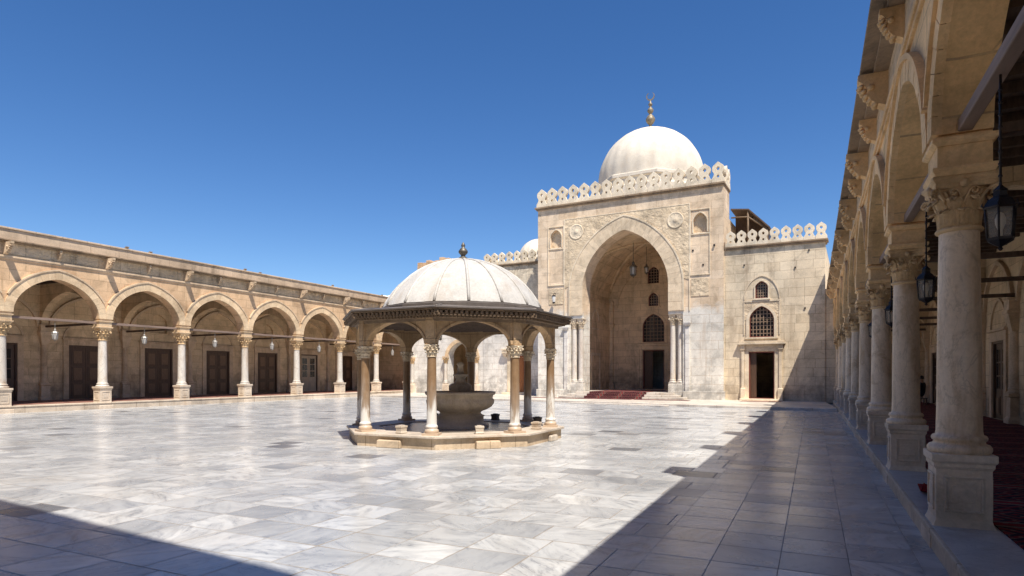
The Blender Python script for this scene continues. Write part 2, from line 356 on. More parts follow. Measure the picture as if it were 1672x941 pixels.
M['skin'] = plain('skin', (0.36, 0.20, 0.13), 0.55, 0, 0.1, 20, 0.05)
M['hair'] = plain('black_hair', (0.012, 0.010, 0.009), 0.6, 0, 0.3, 60, 0.4)
M['cloud'] = plain('cloud_white', (0.85, 0.86, 0.88), 1.0, 0, 0.05, 0.02, 0.0)

# ------------------------------------------------------------------ mesh helpers
def tess(poly, holes=()):
    loops = [[Vector((p[0], p[1], 0)) for p in poly]] + [[Vector((p[0], p[1], 0)) for p in h] for h in holes]
    flat = [v for lp in loops for v in lp]
    return flat, tessellate_polygon(loops), loops

class MB:
    def __init__(self): self.v = []; self.f = []; self.s = []; self.T = Matrix.Identity(4)
    def add(self, vs, fs, smooth=False):
        o = len(self.v)
        self.v += [tuple(self.T @ Vector(p)) for p in vs]
        self.f += [tuple(i+o for i in f) for f in fs]
        self.s += [smooth]*len(fs)
        return self
    def box(self, x0, y0, z0, x1, y1, z1):
        vs = [(x0,y0,z0),(x1,y0,z0),(x1,y1,z0),(x0,y1,z0),(x0,y0,z1),(x1,y0,z1),(x1,y1,z1),(x0,y1,z1)]
        return self.add(vs, [(0,3,2,1),(4,5,6,7),(0,1,5,4),(1,2,6,5),(2,3,7,6),(3,0,4,7)])
    def prism(self, poly, y0, y1, holes=()):
        """outline in x,z extruded along y"""
        flat, tris, loops = tess(poly, holes)
        n = len(flat)
        vs = [(p.x, y0, p.y) for p in flat] + [(p.x, y1, p.y) for p in flat]
        fs = []
        for a, b, c in tris:
            fs.append((a, b, c)); fs.append((c+n, b+n, a+n))
        k = 0
        for lp in loops:
            m = len(lp)
            for i in range(m):
                j = (i+1) % m
                fs.append((k+i, k+j, k+j+n, k+i+n))
            k += m
        return self.add(vs, fs)
    def flat_prism(self, poly, z0, z1, holes=()):
        """outline in x,y extruded along z"""
        flat, tris, loops = tess(poly, holes)
        n = len(flat)
        vs = [(p.x, p.y, z0) for p in flat] + [(p.x, p.y, z1) for p in flat]
        fs = []
        for a, b, c in tris:
            fs.append((c, b, a)); fs.append((a+n, b+n, c+n))
        k = 0
        for lp in loops:
            m = len(lp)
            for i in range(m):
                j = (i+1) % m
                fs.append((k+i, k+j, k+j+n, k+i+n))
            k += m
        return self.add(vs, fs)
    def lathe(self, prof, n=32, c=(0, 0), smooth=True, a0=0, fn=None, caps=True):
        """prof: list of (r, z)"""
        vs = []; fs = []
        for r, z in prof:
            for i in range(n):
                a = a0 + 2*PI*i/n
                rr = fn(r, z, a) if fn else r
                vs.append((c[0]+rr*math.cos(a), c[1]+rr*math.sin(a), z))
        for k in range(len(prof)-1):
            for i in range(n):
                j = (i+1) % n
                fs.append((k*n+i, k*n+j, (k+1)*n+j, (k+1)*n+i))
        self.add(vs, fs, smooth)
        if caps:
            m = (len(prof)-1)*n
            self.add([vs[i] for i in range(n)], [tuple(range(n-1, -1, -1))])
            self.add([vs[m+i] for i in range(n)], [tuple(range(n))])
        return self
    def sq(self, prof, c=(0, 0), ry=None):
        """square mouldings: list of (half width, z); ry = extra half depth"""
        vs = []; fs = []
        for h, z in prof:
            hy = h if ry is None else h + ry
            vs += [(c[0]-h, c[1]-hy, z), (c[0]+h, c[1]-hy, z), (c[0]+h, c[1]+hy, z), (c[0]-h, c[1]+hy, z)]
        for k in range(len(prof)-1):
            for i in range(4):
                j = (i+1) % 4
                fs.append((k*4+i, k*4+j, (k+1)*4+j, (k+1)*4+i))
        fs.append((3, 2, 1, 0)); m = (len(prof)-1)*4
        fs.append((m, m+1, m+2, m+3))
        return self.add(vs, fs)
    def tube(self, pts, r, n=8, smooth=True):
        pts = [Vector(p) for p in pts]
        rs = r if isinstance(r, (list, tuple)) else [r]*len(pts)
        vs = []; fs = []
        for i, p in enumerate(pts):
            d = (pts[min(i+1, len(pts)-1)] - pts[max(i-1, 0)]).normalized()
            up = Vector((0, 0, 1)) if abs(d.z) < 0.9 else Vector((1, 0, 0))
            a = d.cross(up).normalized(); b = a.cross(d).normalized()
            for k in range(n):
                t = 2*PI*k/n
                vs.append(tuple(p + (a*math.cos(t) + b*math.sin(t))*rs[i]))
        for i in range(len(pts)-1):
            for k in range(n):
                j = (k+1) % n
                fs.append((i*n+k, i*n+j, (i+1)*n+j, (i+1)*n+k))
        fs.append(tuple(range(n))); m = (len(pts)-1)*n
        fs.append(tuple(m+n-1-k for k in range(n)))
        return self.add(vs, fs, smooth)
    def mesh(self, name):
        me = bpy.data.meshes.new(name)
        me.from_pydata(self.v, [], self.f)
        me.polygons.foreach_set('use_smooth', self.s)
        bm = bmesh.new(); bm.from_mesh(me)
        bmesh.ops.recalc_face_normals(bm, faces=bm.faces)
        bm.to_mesh(me); bm.free()
        return me
    def build(self, name, mat, parent=None, loc=None, rz=0, bevel=0, kind=None, label=None):
        me = self.mesh(name)
        me.materials.append(M[mat] if isinstance(mat, str) else mat)
        return link(name, me, parent, loc, rz, bevel, kind, label)

def link(name, me, parent=None, loc=None, rz=0, bevel=0, kind=None, label=None):
    o = bpy.data.objects.new(name, me); COL.objects.link(o)
    if parent is not None: o.parent = parent
    if loc is not None: o.location = loc
    if rz: o.rotation_euler[2] = rz
    if bevel:
        b = o.modifiers.new('edge_wear', 'BEVEL'); b.width = bevel; b.segments = 2
        b.limit_method = 'ANGLE'; b.angle_limit = R(35)
    if kind: o['kind'] = kind
    if label: o['label'] = label
    return o

def thing(name, label, cat, loc=(0, 0, 0), rz=0, group=None):
    o = bpy.data.objects.new(name, None); COL.objects.link(o)
    o.location = loc; o.rotation_euler[2] = rz
    o['label'] = label; o['category'] = cat
    if group: o['group'] = group
    return o

def tag(o, label, cat, group=None):
    o['label'] = label; o['category'] = cat
    if group: o['group'] = group
    return o

def dup(o, parent=None, loc=None, rz=None):
    c = o.copy(); COL.objects.link(c)
    if parent is not None: c.parent = parent
    if loc is not None: c.location = loc
    if rz is not None: c.rotation_euler[2] = rz
    for ch in [x for x in o.children]:
        dup(ch, c)
    return c

def arch_z(x, w, r, k):
    q = max(0.0, 1-(x/w)**2)
    return r*((1-k)*math.sqrt(q) + k*(1-abs(x)/w))
def arch_pts(cx, w, zs, r, k=0.16, n=28):
    return [(cx + w*math.cos(PI*(1-i/n)), zs + arch_z(w*math.cos(PI*(1-i/n)), w, r, k)) for i in range(n+1)]

def arched_hole(cx, w, z0, zs, r, k=0.2, n=16):
    return [(cx+w, z0), (cx-w, z0)] + arch_pts(cx, w, zs, r, k, n)

def voussoirs(mb, cx, w, zs, r, k, ow, y0, y1, n=21, clampx=None, gap=0.006, jamb=None):
    """ring of separate wedge stones round an arch"""
    sub = 3
    tt = n*sub
    inn = arch_pts(cx, w-0.004, zs, r-0.004, k, tt)
    out = arch_pts(cx, w+ow, zs, r+ow, k, tt)
    if clampx: out = [(min(max(x, cx-clampx), cx+clampx), z) for x, z in out]
    for i in range(n):
        a = inn[i*sub:(i+1)*sub+1]; b = out[i*sub:(i+1)*sub+1]
        def sh(p, q, g):
            L = math.hypot(q[0]-p[0], q[1]-p[1]) or 1
            return (p[0]+(q[0]-p[0])*g/L, p[1]+(q[1]-p[1])*g/L)
        a = list(a); b = list(b)
        a[0] = sh(a[0], a[1], gap/2); a[-1] = sh(a[-1], a[-2], gap/2)
        b[0] = sh(b[0], b[1], gap/2); b[-1] = sh(b[-1], b[-2], gap/2)
        j = random.uniform(-0.004, 0.004)
        mb.prism(a + b[::-1], y0+j, y1)
    if jamb is not None:
        z = zs - 0.006
        while z - 0.05 > jamb:
            h = min(0.55, z - jamb)
            for s in (-1, 1):
                xs = sorted((cx+s*(w-0.004), cx+s*(w+ow)))
                mb.box(xs[0], y0+random.uniform(-0.004, 0.004), z-h+0.006, xs[1], y1, z)
            z -= h
    return mb

# ------------------------------------------------------------------ Corinthian capital
def leaf(mb, base_r, ang, z0, h, w, curl, prof):
    """acanthus leaf hugging the bell and curling out at its tip"""
    nu, nv = 6, 9
    vs = []; fs = []
    for j in range(nv+1):
        t = j/nv
        tc = min(t/0.78, 1.0)
        z = z0 + h*(0.98*math.sin(tc*PI/2)**0.9) - (0.16*h*((t-0.78)/0.22)**1.5 if t > 0.78 else 0)
        r = prof(z) + 0.008 + curl*(t**2.4) + (0.25*curl*((t-0.78)/0.22) if t > 0.78 else 0)
        wid = w*(0.78+0.45*math.sin(t*PI*0.85))*(1.0 if t < 0.7 else max(0.22, 1-((t-0.7)/0.3)**1.7*0.85))
        wid *= 1 + 0.13*math.cos(j*PI)
        for i in range(nu+1):
            s = i/nu*2-1
            ridge = 0.10*w*math.cos(s*PI*2.5)
            a = ang + s*wid/2/max(r, 0.05)
            rr = r + ridge - 0.10*w*abs(s)**2
            vs.append((rr*math.cos(a), rr*math.sin(a), z - 0.06*h*abs(s)*t))
    m = nu+1
    for j in range(nv):
        for i in range(nu):
            fs.append((j*m+i, j*m+i+1, (j+1)*m+i+1, (j+1)*m+i))
    o = len(vs)
    # thickness
    back = []
    for (x, y, z) in vs:
        L = math.hypot(x, y); q = (L-0.10*w-0.006)/L
        back.append((x*q, y*q, z))
    fs2 = [tuple(reversed([i+o for i in f])) for f in fs]
    rim = []
    edge = [i for i in range(m)] + [j*m+nu for j in range(1, nv+1)] + [nv*m+i for i in range(nu-1, -1, -1)] + [j*m for j in range(nv-1, 0, -1)]
    for a, b in zip(edge, edge[1:]+edge[:1]):
        rim.append((b, a, a+o, b+o))
    mb.add(vs+back, fs+fs2+rim, True)

def capital_mesh(name, r0, half, h, mat, fine=True):
    """bell from radius r0, square abacus of half width `half`, height h, base at z=0"""
    mb = MB()
    hb = h*0.80
    def prof(z):
        t = min(max(z/hb, 0), 1)
        return r0*0.96 + (half*0.86-r0*0.96)*(0.12*t+0.88*t**3.2)
    mb.lathe([(r0*1.0, 0), (r0*1.16, h*0.015), (r0*1.2, h*0.05), (r0*1.13, h*0.085), (r0*0.97, h*0.09)], 28)
    mb.lathe([(prof(z), z) for z in [hb*i/10 for i in range(11)]], 28)
    if fine:
        for i in range(8):
            leaf(mb, r0, i*PI/4, h*0.09, h*0.33, r0*0.78, r0*0.42, prof)
        for i in range(8):
            leaf(mb, r0, (i+0.5)*PI/4, h*0.13, h*0.52, r0*0.70, r0*0.42, prof)
        # corner volutes
        for i in range(4):
            a = PI/4 + i*PI/2
            d = Vector((math.cos(a), math.sin(a), 0))
            pts = []
            for j in range(9):
                t = j/8
                pts.append(d*(r0*1.05 + (half*1.30-r0*1.05)*t**1.5) + Vector((0, 0, h*(0.42+0.34*math.sin(t*PI/2)))))
            c = pts[-1] + Vector((0, 0, -h*0.075))
            for j in range(1, 15):
                t = j/14
                rad = h*0.075*(1-0.75*t)
                an = PI/2 - t*2.6*PI
                pts.append(c + d*(math.cos(an)*rad) + Vector((0, 0, math.sin(an)*rad)))
            mb.tube(pts, [h*0.038*(1-0.35*j/len(pts)) for j in range(len(pts))], 6)
            leaf(mb, r0, a, h*0.40, h*0.36, r0*0.45, half*0.36, prof)
            # fleuron in the middle of each face
            f = i*PI/2
            fd = Vector((math.cos(f), math.sin(f), 0))
            p = fd*(half*0.90) + Vector((0, 0, h*0.86))
            mb.lathe([(0.001, -1), (0.75, -0.6), (1, 0), (0.75, 0.6), (0.001, 1)], 10, caps=False) if False else None
            mb.tube([p + fd*(-0.02), p + fd*0.015, p+fd*0.035], [h*0.085, h*0.085, h*0.03], 8)
            for s in (-1, 1):
                tdir = Vector((-fd.y, fd.x, 0))*s
                pts = [fd*(prof(h*0.5)+0.01)+Vector((0, 0, h*0.5))]
                c = fd*(prof(h*0.72)+0.02)+tdir*half*0.30+Vector((0, 0, h*0.70))
                for j in range(10):
                    t = j/9; an = PI*0.9 - t*2.2*PI; rad = h*0.07*(1-0.7*t)
                    pts.append(c + tdir*(math.cos(an)*rad) + Vector((0, 0, math.sin(an)*rad)))
                mb.tube(pts, h*0.022, 5)
    # concave abacus
    N = 10
    ring = []
    for i in range(4):
        a = i*PI/2
        c0, s0 = math.cos(a), math.sin(a)
        for j in range(N):
            t = j/N*2-1
            x = half*(0.90+0.10*t*t); y = t*half*0.93
            ring.append((x*c0-y*s0, x*s0+y*c0))
    def rg(q, z): return [(x*q, y*q, z) for x, y in ring]
    lev = [(0.90, h*0.79), (0.94, h*0.82), (0.94, h*0.88), (1.0, h*0.92), (1.04, h*0.945), (1.04, h)]
    vs = []; fs = []
    n = len(ring)
    for q, z in lev: vs += rg(q, z)
    for k in range(len(lev)-1):
        for i in range(n):
            j = (i+1) % n
            fs.append((k*n+i, k*n+j, (k+1)*n+j, (k+1)*n+i))
    fs.append(tuple(range(n-1, -1, -1))); m = (len(lev)-1)*n
    fs.append(tuple(m+i for i in range(n)))
    mb.add(vs, fs)
    me = mb.mesh(name); me.materials.append(M[mat])
    return me

def shaft_profile(r, zb, zt):
    """attic base, tapering shaft"""
    H = zt-zb
    p = [(r*1.36, zb), (r*1.42, zb+0.02), (r*1.42, zb+0.05), (r*1.32, zb+0.075), (r*1.16, zb+0.085), (r*1.13, zb+0.105), (r*1.22, zb+0.12), (r*1.24, zb+0.14), (r*1.18, zb+0.16), (r*1.05, zb+0.17), (r*1.02, zb+0.20)]
    for i in range(1, 9):
        t = i/8
        p.append((r*(1.0-0.11*t**1.5), zb+0.20+(H-0.22)*t))
    p.append((r*0.89, zt))
    return p

def pedestal(mb, c, h, z0, z1, flare=0.03):
    """panelled pedestal: flared foot, dado with sunk panels, cap"""
    H = z1-z0
    mb.sq([(h, z0), (h, z0+0.16*H), (h-0.004, z0+0.17*H), (h*0.90, z0+0.24*H), (h*0.83, z0+0.30*H), (h*0.80, z0+0.33*H), (h*0.80, z0+0.84*H),
           (h*0.86, z0+0.87*H), (h*0.86, z0+0.905*H), (h*0.93, z0+0.925*H), (h*0.93, z1)], c)
    d = h*0.80
    za, zb = z0+0.40*H, z0+0.78*H
    w = d*0.70; t = 0.024
    for i in range(4):
        T = Matrix.Translation((c[0], c[1], 0)) @ Matrix.Rotation(i*PI/2, 4, 'Z')
        old = mb.T; mb.T = old @ T
        y0, y1 = -d-0.016, -d+0.01
        mb.box(-w, y0, za, w, y1, za+t); mb.box(-w, y0, zb-t, w, y1, zb)
        mb.box(-w, y0, za+t, -w+t, y1, zb-t); mb.box(w-t, y0, za+t, w, y1, zb-t)
        mb.sq([(0.001, 0)], (0, 0)) if False else None
        mb.prism([(-w*0.62, za+0.10*H), (w*0.62, za+0.10*H), (w*0.62, zb-0.10*H), (-w*0.62, zb-0.10*H)], -d-0.010, -d+0.01)
        mb.T = old
    return mb

# ------------------------------------------------------------------ doors
def door_parts(parent, cx, y, z0, w, h, mat, glazed=False, frame_mat='door', lintel=True, trim='trim'):
    """two panelled leaves, wooden frame, stone surround; wall plane at y, leaves face -y"""
    d = MB(); pn = []
    for s in (-1, 1):
        x0, x1 = (cx-w/2, cx-0.004) if s < 0 else (cx+0.004, cx+w/2)
        d.box(x0, y+0.05, z0, x1, y+0.10, z0+h)
        for (a, b) in ((0.05, 0.30), (0.34, 0.62), (0.66, 0.94)):
            pw = (x1-x0)
            if glazed and a > 0.3: continue
            d.sq([(0, 0)], (0, 0)) if False else None
            d.box(x0+pw*0.14, y+0.030, z0+h*a, x1-pw*0.14, y+0.052, z0+h*b)
            pn.append((x0+pw*0.24, y+0.012, z0+h*(a+0.025), x1-pw*0.24, y+0.031, z0+h*(b-0.025)))
    lf = d.build('door', mat, parent, bevel=0.006)
    for q in pn:
        e = MB(); e.box(*q); e.build('door_panel', 'door_panel' if mat == 'door' else mat, lf, bevel=0.006)
    if glazed:
        for s in (-1, 1):
            g = MB()
            x0, x1 = (cx-w/2, cx) if s < 0 else (cx, cx+w/2)
            pw = x1-x0
            for r_ in range(3):
                for c_ in range(2):
                    g.box(x0+pw*(0.2+0.31*c_), y+0.040, z0+h*(0.40+0.18*r_), x0+pw*(0.48+0.31*c_), y+0.0515, z0+h*(0.56+0.18*r_))
            g.build('pane', 'pane', lf)
    f = MB()
    t = 0.07
    f.box(cx-w/2-t, y-0.015, z0, cx-w/2-0.002, y+0.12, z0+h+t); f.box(cx+w/2+0.002, y-0.015, z0, cx+w/2+t, y+0.12, z0+h+t)
    f.box(cx-w/2-0.002, y-0.015, z0+h+0.002, cx+w/2+0.002, y+0.12, z0+h+t)
    f.build('door_frame', frame_mat, lf)
    s = MB()
    T = 0.27
    a, b = cx-w/2-t, cx+w/2+t
    s.box(a-T, y-0.06, z0, a-0.002, y+0.13, z0+h+t); s.box(b+0.002, y-0.06, z0, b+T, y+0.13, z0+h+t)
    s.box(a-T, y-0.06, z0+h+t+0.003, b+T, y+0.13, z0+h+t+0.30)
    s.box(a-T-0.06, y-0.12, z0+h+t+0.303, b+T+0.06, y+0.13, z0+h+t+0.38)
    s.build('door_surround', trim, lf, bevel=0.008)
    return lf

def blind_arch(mb, cx, w, zs, r, y0, y1, t=0.09, k=0.2):
    o = arch_pts(cx, w+t, zs, r+t, k, 18); i = arch_pts(cx, w, zs, r, k, 18)
    mb.prism(i + o[::-1], y0, y1)

# ------------------------------------------------------------------ arcade (local x along it, y into it, face at y=0)
def arcade(name, label, loc, rz, cols, bay, P):
    A = thing(name, label, 'arcade', loc, rz)
    hs, hp = P['step'], P['ped']
    zc0, zc1, zi, zs = P['shaft_top'], P['cap_top'], P['impost_top'], P['spring']
    yc = hp; dep = P['depth']
    y0, y1 = yc-P['thick']/2, yc+P['thick']/2
    xa, xb = P['x0'], P['x1']
    ztop, zst, zco, zroof = P['wall_top'], P['string'], P['cornice'], P['roof']
    w, r, k = P['w'], P['rise'], P['k']
    # stepped base
    b = MB(); b.box(xa, 0.012, -0.05, xb, dep+0.5, hs-0.06)
    b.box(xa, -0.012, hs-0.06, xb, dep+0.5, hs)
    b.build('base_step', 'step', A, bevel=0.012)
    # arched wall
    poly = [(xa, zs)]
    for c in cols[:-1]:
        m = c + bay/2
        poly += arch_pts(m, w, zs, r, k)
    if cols[-1] + bay/2 - w < xb - 0.1 and False: pass
    poly += [(xb, zs), (xb, ztop), (xa, ztop)]
    wl = MB(); wl.prism(poly, y0, y1)
    wl.build('arched_wall', P['m_wall'], A)
    # archivolts
    vb = MB(); voussoirs(vb, 0, w, zs, r, k, P['ring'], -0.05, 0.03, 21, clampx=bay/2-0.003)
    vme = vb.mesh('archivolt'); vme.materials.append(M[P['m_ring']])
    hb = MB()
    o2 = arch_pts(0, w+P['ring']+0.07, zs, r+P['ring']+0.07, k, 36); i2 = arch_pts(0, w+P['ring']+0.004, zs, r+P['ring']+0.004, k, 36)
    cl = bay/2-0.012
    o2 = [(min(max(x, -cl), cl), z) for x, z in o2]; i2 = [(min(max(x, -cl+0.001), cl-0.001), z) for x, z in i2]
    sel = [j for j in range(37) if abs(o2[j][0]) < cl-1e-4]
    hb.prism([i2[j] for j in sel] + [o2[j] for j in reversed(sel)], -0.085, 0.02)
    hme = hb.mesh('hood_moulding'); hme.materials.append(M[P['m_trim']])
    for c in cols[:-1]:
        v = link('archivolt', vme, A, (c+bay/2, y0, 0))
        link('hood_moulding', hme, v)
    # string course, frieze, cornice, parapet
    s = MB(); s.box(xa, y0-0.07, zst-0.09, xb, y0+0.02, zst); s.box(xa, y0-0.04, zst-0.15, xb, y0+0.015, zst-0.092)
    s.build('string_course', P['m_trim'], A, bevel=0.01)
    f = MB(); f.box(xa, y0-0.025, zst+0.003, xb, y0+0.02, zco-0.003)
    f.build('frieze', 'frieze', A)
    ev = P['eave']
    c_ = MB(); c_.box(xa, y0-ev*0.55, zco, xb, y1+0.1, zco+0.06); c_.box(xa, y0-ev, zco+0.062, xb, y1+0.1, zco+0.12)
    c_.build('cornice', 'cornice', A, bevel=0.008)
    pb = MB()
    pb.box(xa, y0-ev*P['par'], zco+0.123, xb, y0+0.5, zroof-0.08)
    pb.box(xa, y0-ev*P['par']-0.05, zroof-0.078, xb, y0+0.55, zroof)
    pb.build('parapet', 'roof_band', A, bevel=0.012)
    rf = MB(); rf.box(xa, y0+0.552, zco+0.13, xb, dep+0.6, zco+0.3)
    rf.build('roof', 'roof_band', A)
    # corbels
    big = MB()
    hh = zco-zst
    big.prism([(0, 0), (0.02, 0), (0.02, hh-0.004), (0, hh-0.004)], 0, 0.01) if False else None
    def corbel(mb, wd, pr, h):
        n = 8
        side = [(0.0, 0.0)]
        for i in range(n+1):
            t = i/n
            side.append((-pr*(0.18+0.82*t**0.6) - 0.03*math.sin(t*PI*2), h*(0.08+0.72*t)))
        side += [(-pr, h*0.8), (-pr-0.03, h*0.83), (-pr-0.03, h), (0.0, h)]
        vs = [(-wd/2, y, z) for y, z in side] + [(wd/2, y, z) for y, z in side]
        m = len(side)
        flat, tr, _ = tess(side)
        fs = []
        for a, b2, c3 in tr: fs += [(a, b2, c3), (c3+m, b2+m, a+m)]
        for i in range(m):
            j = (i+1) % m
            fs.append((i, j, j+m, i+m))
        mb.add(vs, fs)
        # scroll curl and leaf
        for sx in (-wd*0.5-0.012, wd*0.5+0.012):
            mb.tube([(sx-0.02, -pr*0.62, h*0.60), (sx+0.02, -pr*0.62, h*0.60)], h*0.085, 10)
        for q in range(5):
            t = 0.12+0.19*q
            yy, zz_ = -pr*(0.18+0.82*t**0.6), h*(0.08+0.70*t)
            for sx in (-0.32, 0.0, 0.32):
                mb.tube([(wd*(sx-0.15), yy+0.01, zz_), (wd*sx, yy-0.035*(1.2 if sx == 0 else 0.8), zz_-0.012), (wd*(sx+0.15), yy+0.01, zz_)], [h*0.035, h*0.06, h*0.035], 12)
    corbel(big, P['corbel'], P['spout'], hh-0.004)
    bme = big.mesh('corbel'); bme.materials.append(M[P['m_trim']])
    sm = MB(); corbel(sm, P['corbel']*0.72, ev*0.62, (hh-0.004)*0.8)
    sme = sm.mesh('corbel'); sme.materials.append(M[P['m_trim']])
    for c in cols:
        link('corbel', bme, A, (c, y0-0.02, zst))
        link('corbel', sme, A, (c+bay/2, y0-0.02, zst+hh*0.2))
    # columns
    pm = MB(); pedestal(pm, (0, 0), hp, P['ped_z0'], P['ped_top'])
    pme = pm.mesh('pedestal'); pme.materials.append(M['ped'])
    cm = MB(); cm.lathe(shaft_profile(P['r'], P['ped_top'], zc0), 36)
    cme = cm.mesh('column'); cme.materials.append(M[P['m_shaft']])
    kme = capital_mesh('capital', P['r']*0.89, P['aba'], zc1-zc0, 'gold')
    im = MB()
    ih = P['imp']
    yq = P['thick']/2
    im.box(-ih, -yq, zc1+0.08, ih, yq, zi-0.07)
    im.sq([(ih*1.06, zc1+0.002), (ih*1.16, zc1+0.05), (ih*1.16, zc1+0.08)], (0, 0), P['thick']/2-ih+0.0)
    im.sq([(ih*1.0+0.004, zi-0.07), (ih*1.06+0.03, zi-0.04), (ih*1.06+0.03, zi-0.002)], (0, 0), P['thick']/2-ih)
    if zs > zi+0.01: im.box(-ih*0.98, -yq, zi, ih*0.98, yq, zs-0.002)
    ime = im.mesh('impost'); ime.materials.append(M[P['m_ring']])
    for c in cols:
        co = link('column', cme, A, (c, yc, 0))
        link('pedestal', pme, co, bevel=0.008)
        link('capital', kme, co, (0, 0, zc0), random.choice((0, PI/2, PI, -PI/2))+random.uniform(-0.015, 0.015))
        link('impost', ime, co, bevel=0.008)
    # tie beams between the imposts
    tb = MB(); tb.box(-bay/2+ih+0.01, -0.055, P['tie']-0.055, bay/2-ih-0.01, 0.055, P['tie']+0.055)
    tme = tb.mesh('tie_beam'); tme.materials.append(M['beam'])
    tc = MB(); tc.box(-0.05, 0, P['tie']-0.05, 0.05, dep-yc, P['tie']+0.05)
    tcm = tc.mesh('tie_beam'); tcm.materials.append(M['ceil'])
    for c in cols[:-1]: link('tie_beam', tme, A, (c+bay/2, yc, 0), bevel=0.01)
    for c in cols: link('tie_beam', tcm, A, (c, yc+0.2, 0), bevel=0.01)
    # back wall with pilasters, doors, blind arches
    bw = MB(); bw.box(xa, dep+0.16, hs-0.05, xb, dep+0.6, zco+0.1)
    holes = []
    wall = [(xa, hs-0.02), (xb, hs-0.02), (xb, zco+0.12), (xa, zco+0.12)]
    dw, dh = P['door_w'], P['door_h']
    for i, c in enumerate(cols[:-1]):
        m = c+bay/2
        holes.append([(m-dw/2-0.07, hs+0.02), (m+dw/2+0.07, hs+0.02), (m+dw/2+0.07, hs+dh+0.11), (m-dw/2-0.07, hs+dh+0.11)])
        if i % 2 == P['lunette']:
            holes.append(arched_hole(m, 0.55, hs+dh+1.0, hs+dh+1.6, 0.5))
    bw.prism(wall, dep, dep+0.14, holes)
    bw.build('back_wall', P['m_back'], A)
    pl = MB()
    pl.sq([(0.26, hs), (0.26, hs+0.12), (0.21, hs+0.2), (0.20, hs+0.75), (0.25, hs+0.78), (0.25, hs+0.86)], (0, dep))
    pl.lathe(shaft_profile(0.15, hs+0.86, zc0-0.1), 20, (0, dep-0.03))
    pl.sq([(0.15, zc0-0.1), (0.17, zc0), (0.26, zc1-0.12), (0.29, zc1-0.08), (0.29, zc1)], (0, dep))
    pl.sq([(0.25, zc1+0.002), (0.25, zi-0.06), (0.29, zi-0.04), (0.29, zi)], (0, dep))
    pme2 = pl.mesh('pilaster'); pme2.materials.append(M['trim'])
    ba = MB(); blind_arch(ba, 0, bay/2-0.34, zi-0.1, P['rise']*1.0, dep-0.10, dep+0.01, 0.13)
    blind_arch(ba, 0, dw/2+0.25, hs+dh+0.50, 0.85, dep-0.05, dep+0.01, 0.08)
    bme2 = ba.mesh('blind_arch'); bme2.materials.append(M['trim'])
    for i, c in enumerate(cols):
        link('pilaster', pme2, A, (c, 0, 0), bevel=0.008)
        if i < len(cols)-1: link('blind_arch', bme2, A, (c+bay/2, 0, 0))
    for i, c in enumerate(cols[:-1]):
        mat, gl = P['doors'](i)
        door_parts(A, c+bay/2, dep, hs+0.02, dw, dh, mat, gl)
    # transverse arches
    if P['trans']:
        tw = (dep-y1)/2 - 0.12; tcx = (dep+y1)/2
        tp = [(y1+0.002, zi+0.01)] + arch_pts(tcx, tw, zi+0.01, min(P['rise'], 1.5), 0.12, 22) + [(dep-0.002, zi+0.01), (dep-0.002, P['ceil']-0.004), (y1+0.002, P['ceil']-0.004)]
        t_ = MB(); t_.T = Matrix.Rotation(PI/2, 4, 'Z')
        t_.prism(tp, -0.17, 0.17)
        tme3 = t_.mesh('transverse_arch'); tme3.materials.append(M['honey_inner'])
        for i, c in enumerate(cols):
            if P['trans'](i): link('transverse_arch', tme3, A, (c, 0, 0))
    ew = MB()
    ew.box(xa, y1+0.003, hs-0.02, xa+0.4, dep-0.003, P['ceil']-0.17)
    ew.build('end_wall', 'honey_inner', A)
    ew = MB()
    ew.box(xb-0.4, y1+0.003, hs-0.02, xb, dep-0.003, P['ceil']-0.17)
    if P['end2']: ew.build('end_wall', 'honey_inner', A)
    # ceiling: boards on beams
    ce = MB(); ce.box(xa, y1+0.002, P['ceil'], xb, dep+0.14, P['ceil']+0.08)
    n = int((xb-xa)/0.62)
    for i in range(n):
        x = xa+0.3+i*0.62
        ce.box(x-0.06, y1+0.003, P['ceil']-0.15, x+0.06, dep-0.003, P['ceil']-0.002)
    ce.build('ceiling', 'ceil', A)
    return A

# left arcade: world Y along local x, local y = -X
LB = 4.10
LC = [18.2 + LB*i for i in range(-3, 7)]
def ldoors(i):
    if i in (2,): return ('door', True)
    if i == 7: return ('door_pale', True)
    return ('door', False)
LP = dict(step=0.30, ped=0.33, ped_z0=-0.02, ped_top=1.04, shaft_top=3.20, cap_top=3.76, impost_top=4.12, spring=4.20, r=0.195, aba=0.255, imp=0.285,
          thick=0.50, depth=5.15, x0=-1.0, x1=44.6, wall_top=6.98, string=6.52, cornice=7.03, roof=7.68, w=1.74, rise=1.58, k=0.14, ring=0.36,
          eave=0.30, par=0.15, spout=0.58, corbel=0.13, tie=4.02, door_w=1.62, door_h=2.75, m_wall='honey', m_ring='voussoir', m_trim='trim', end2=True, m_shaft='shaft', m_back='honey_inner',
          doors=ldoors, trans=lambda i: True, ceil=6.25, lunette=0)
LX = -29.84
AL = arcade('arcade_building', 'long sunlit honey stone arcade on the left with dark doors behind its arches', (LX, 0, 0), PI/2, LC, LB, LP)

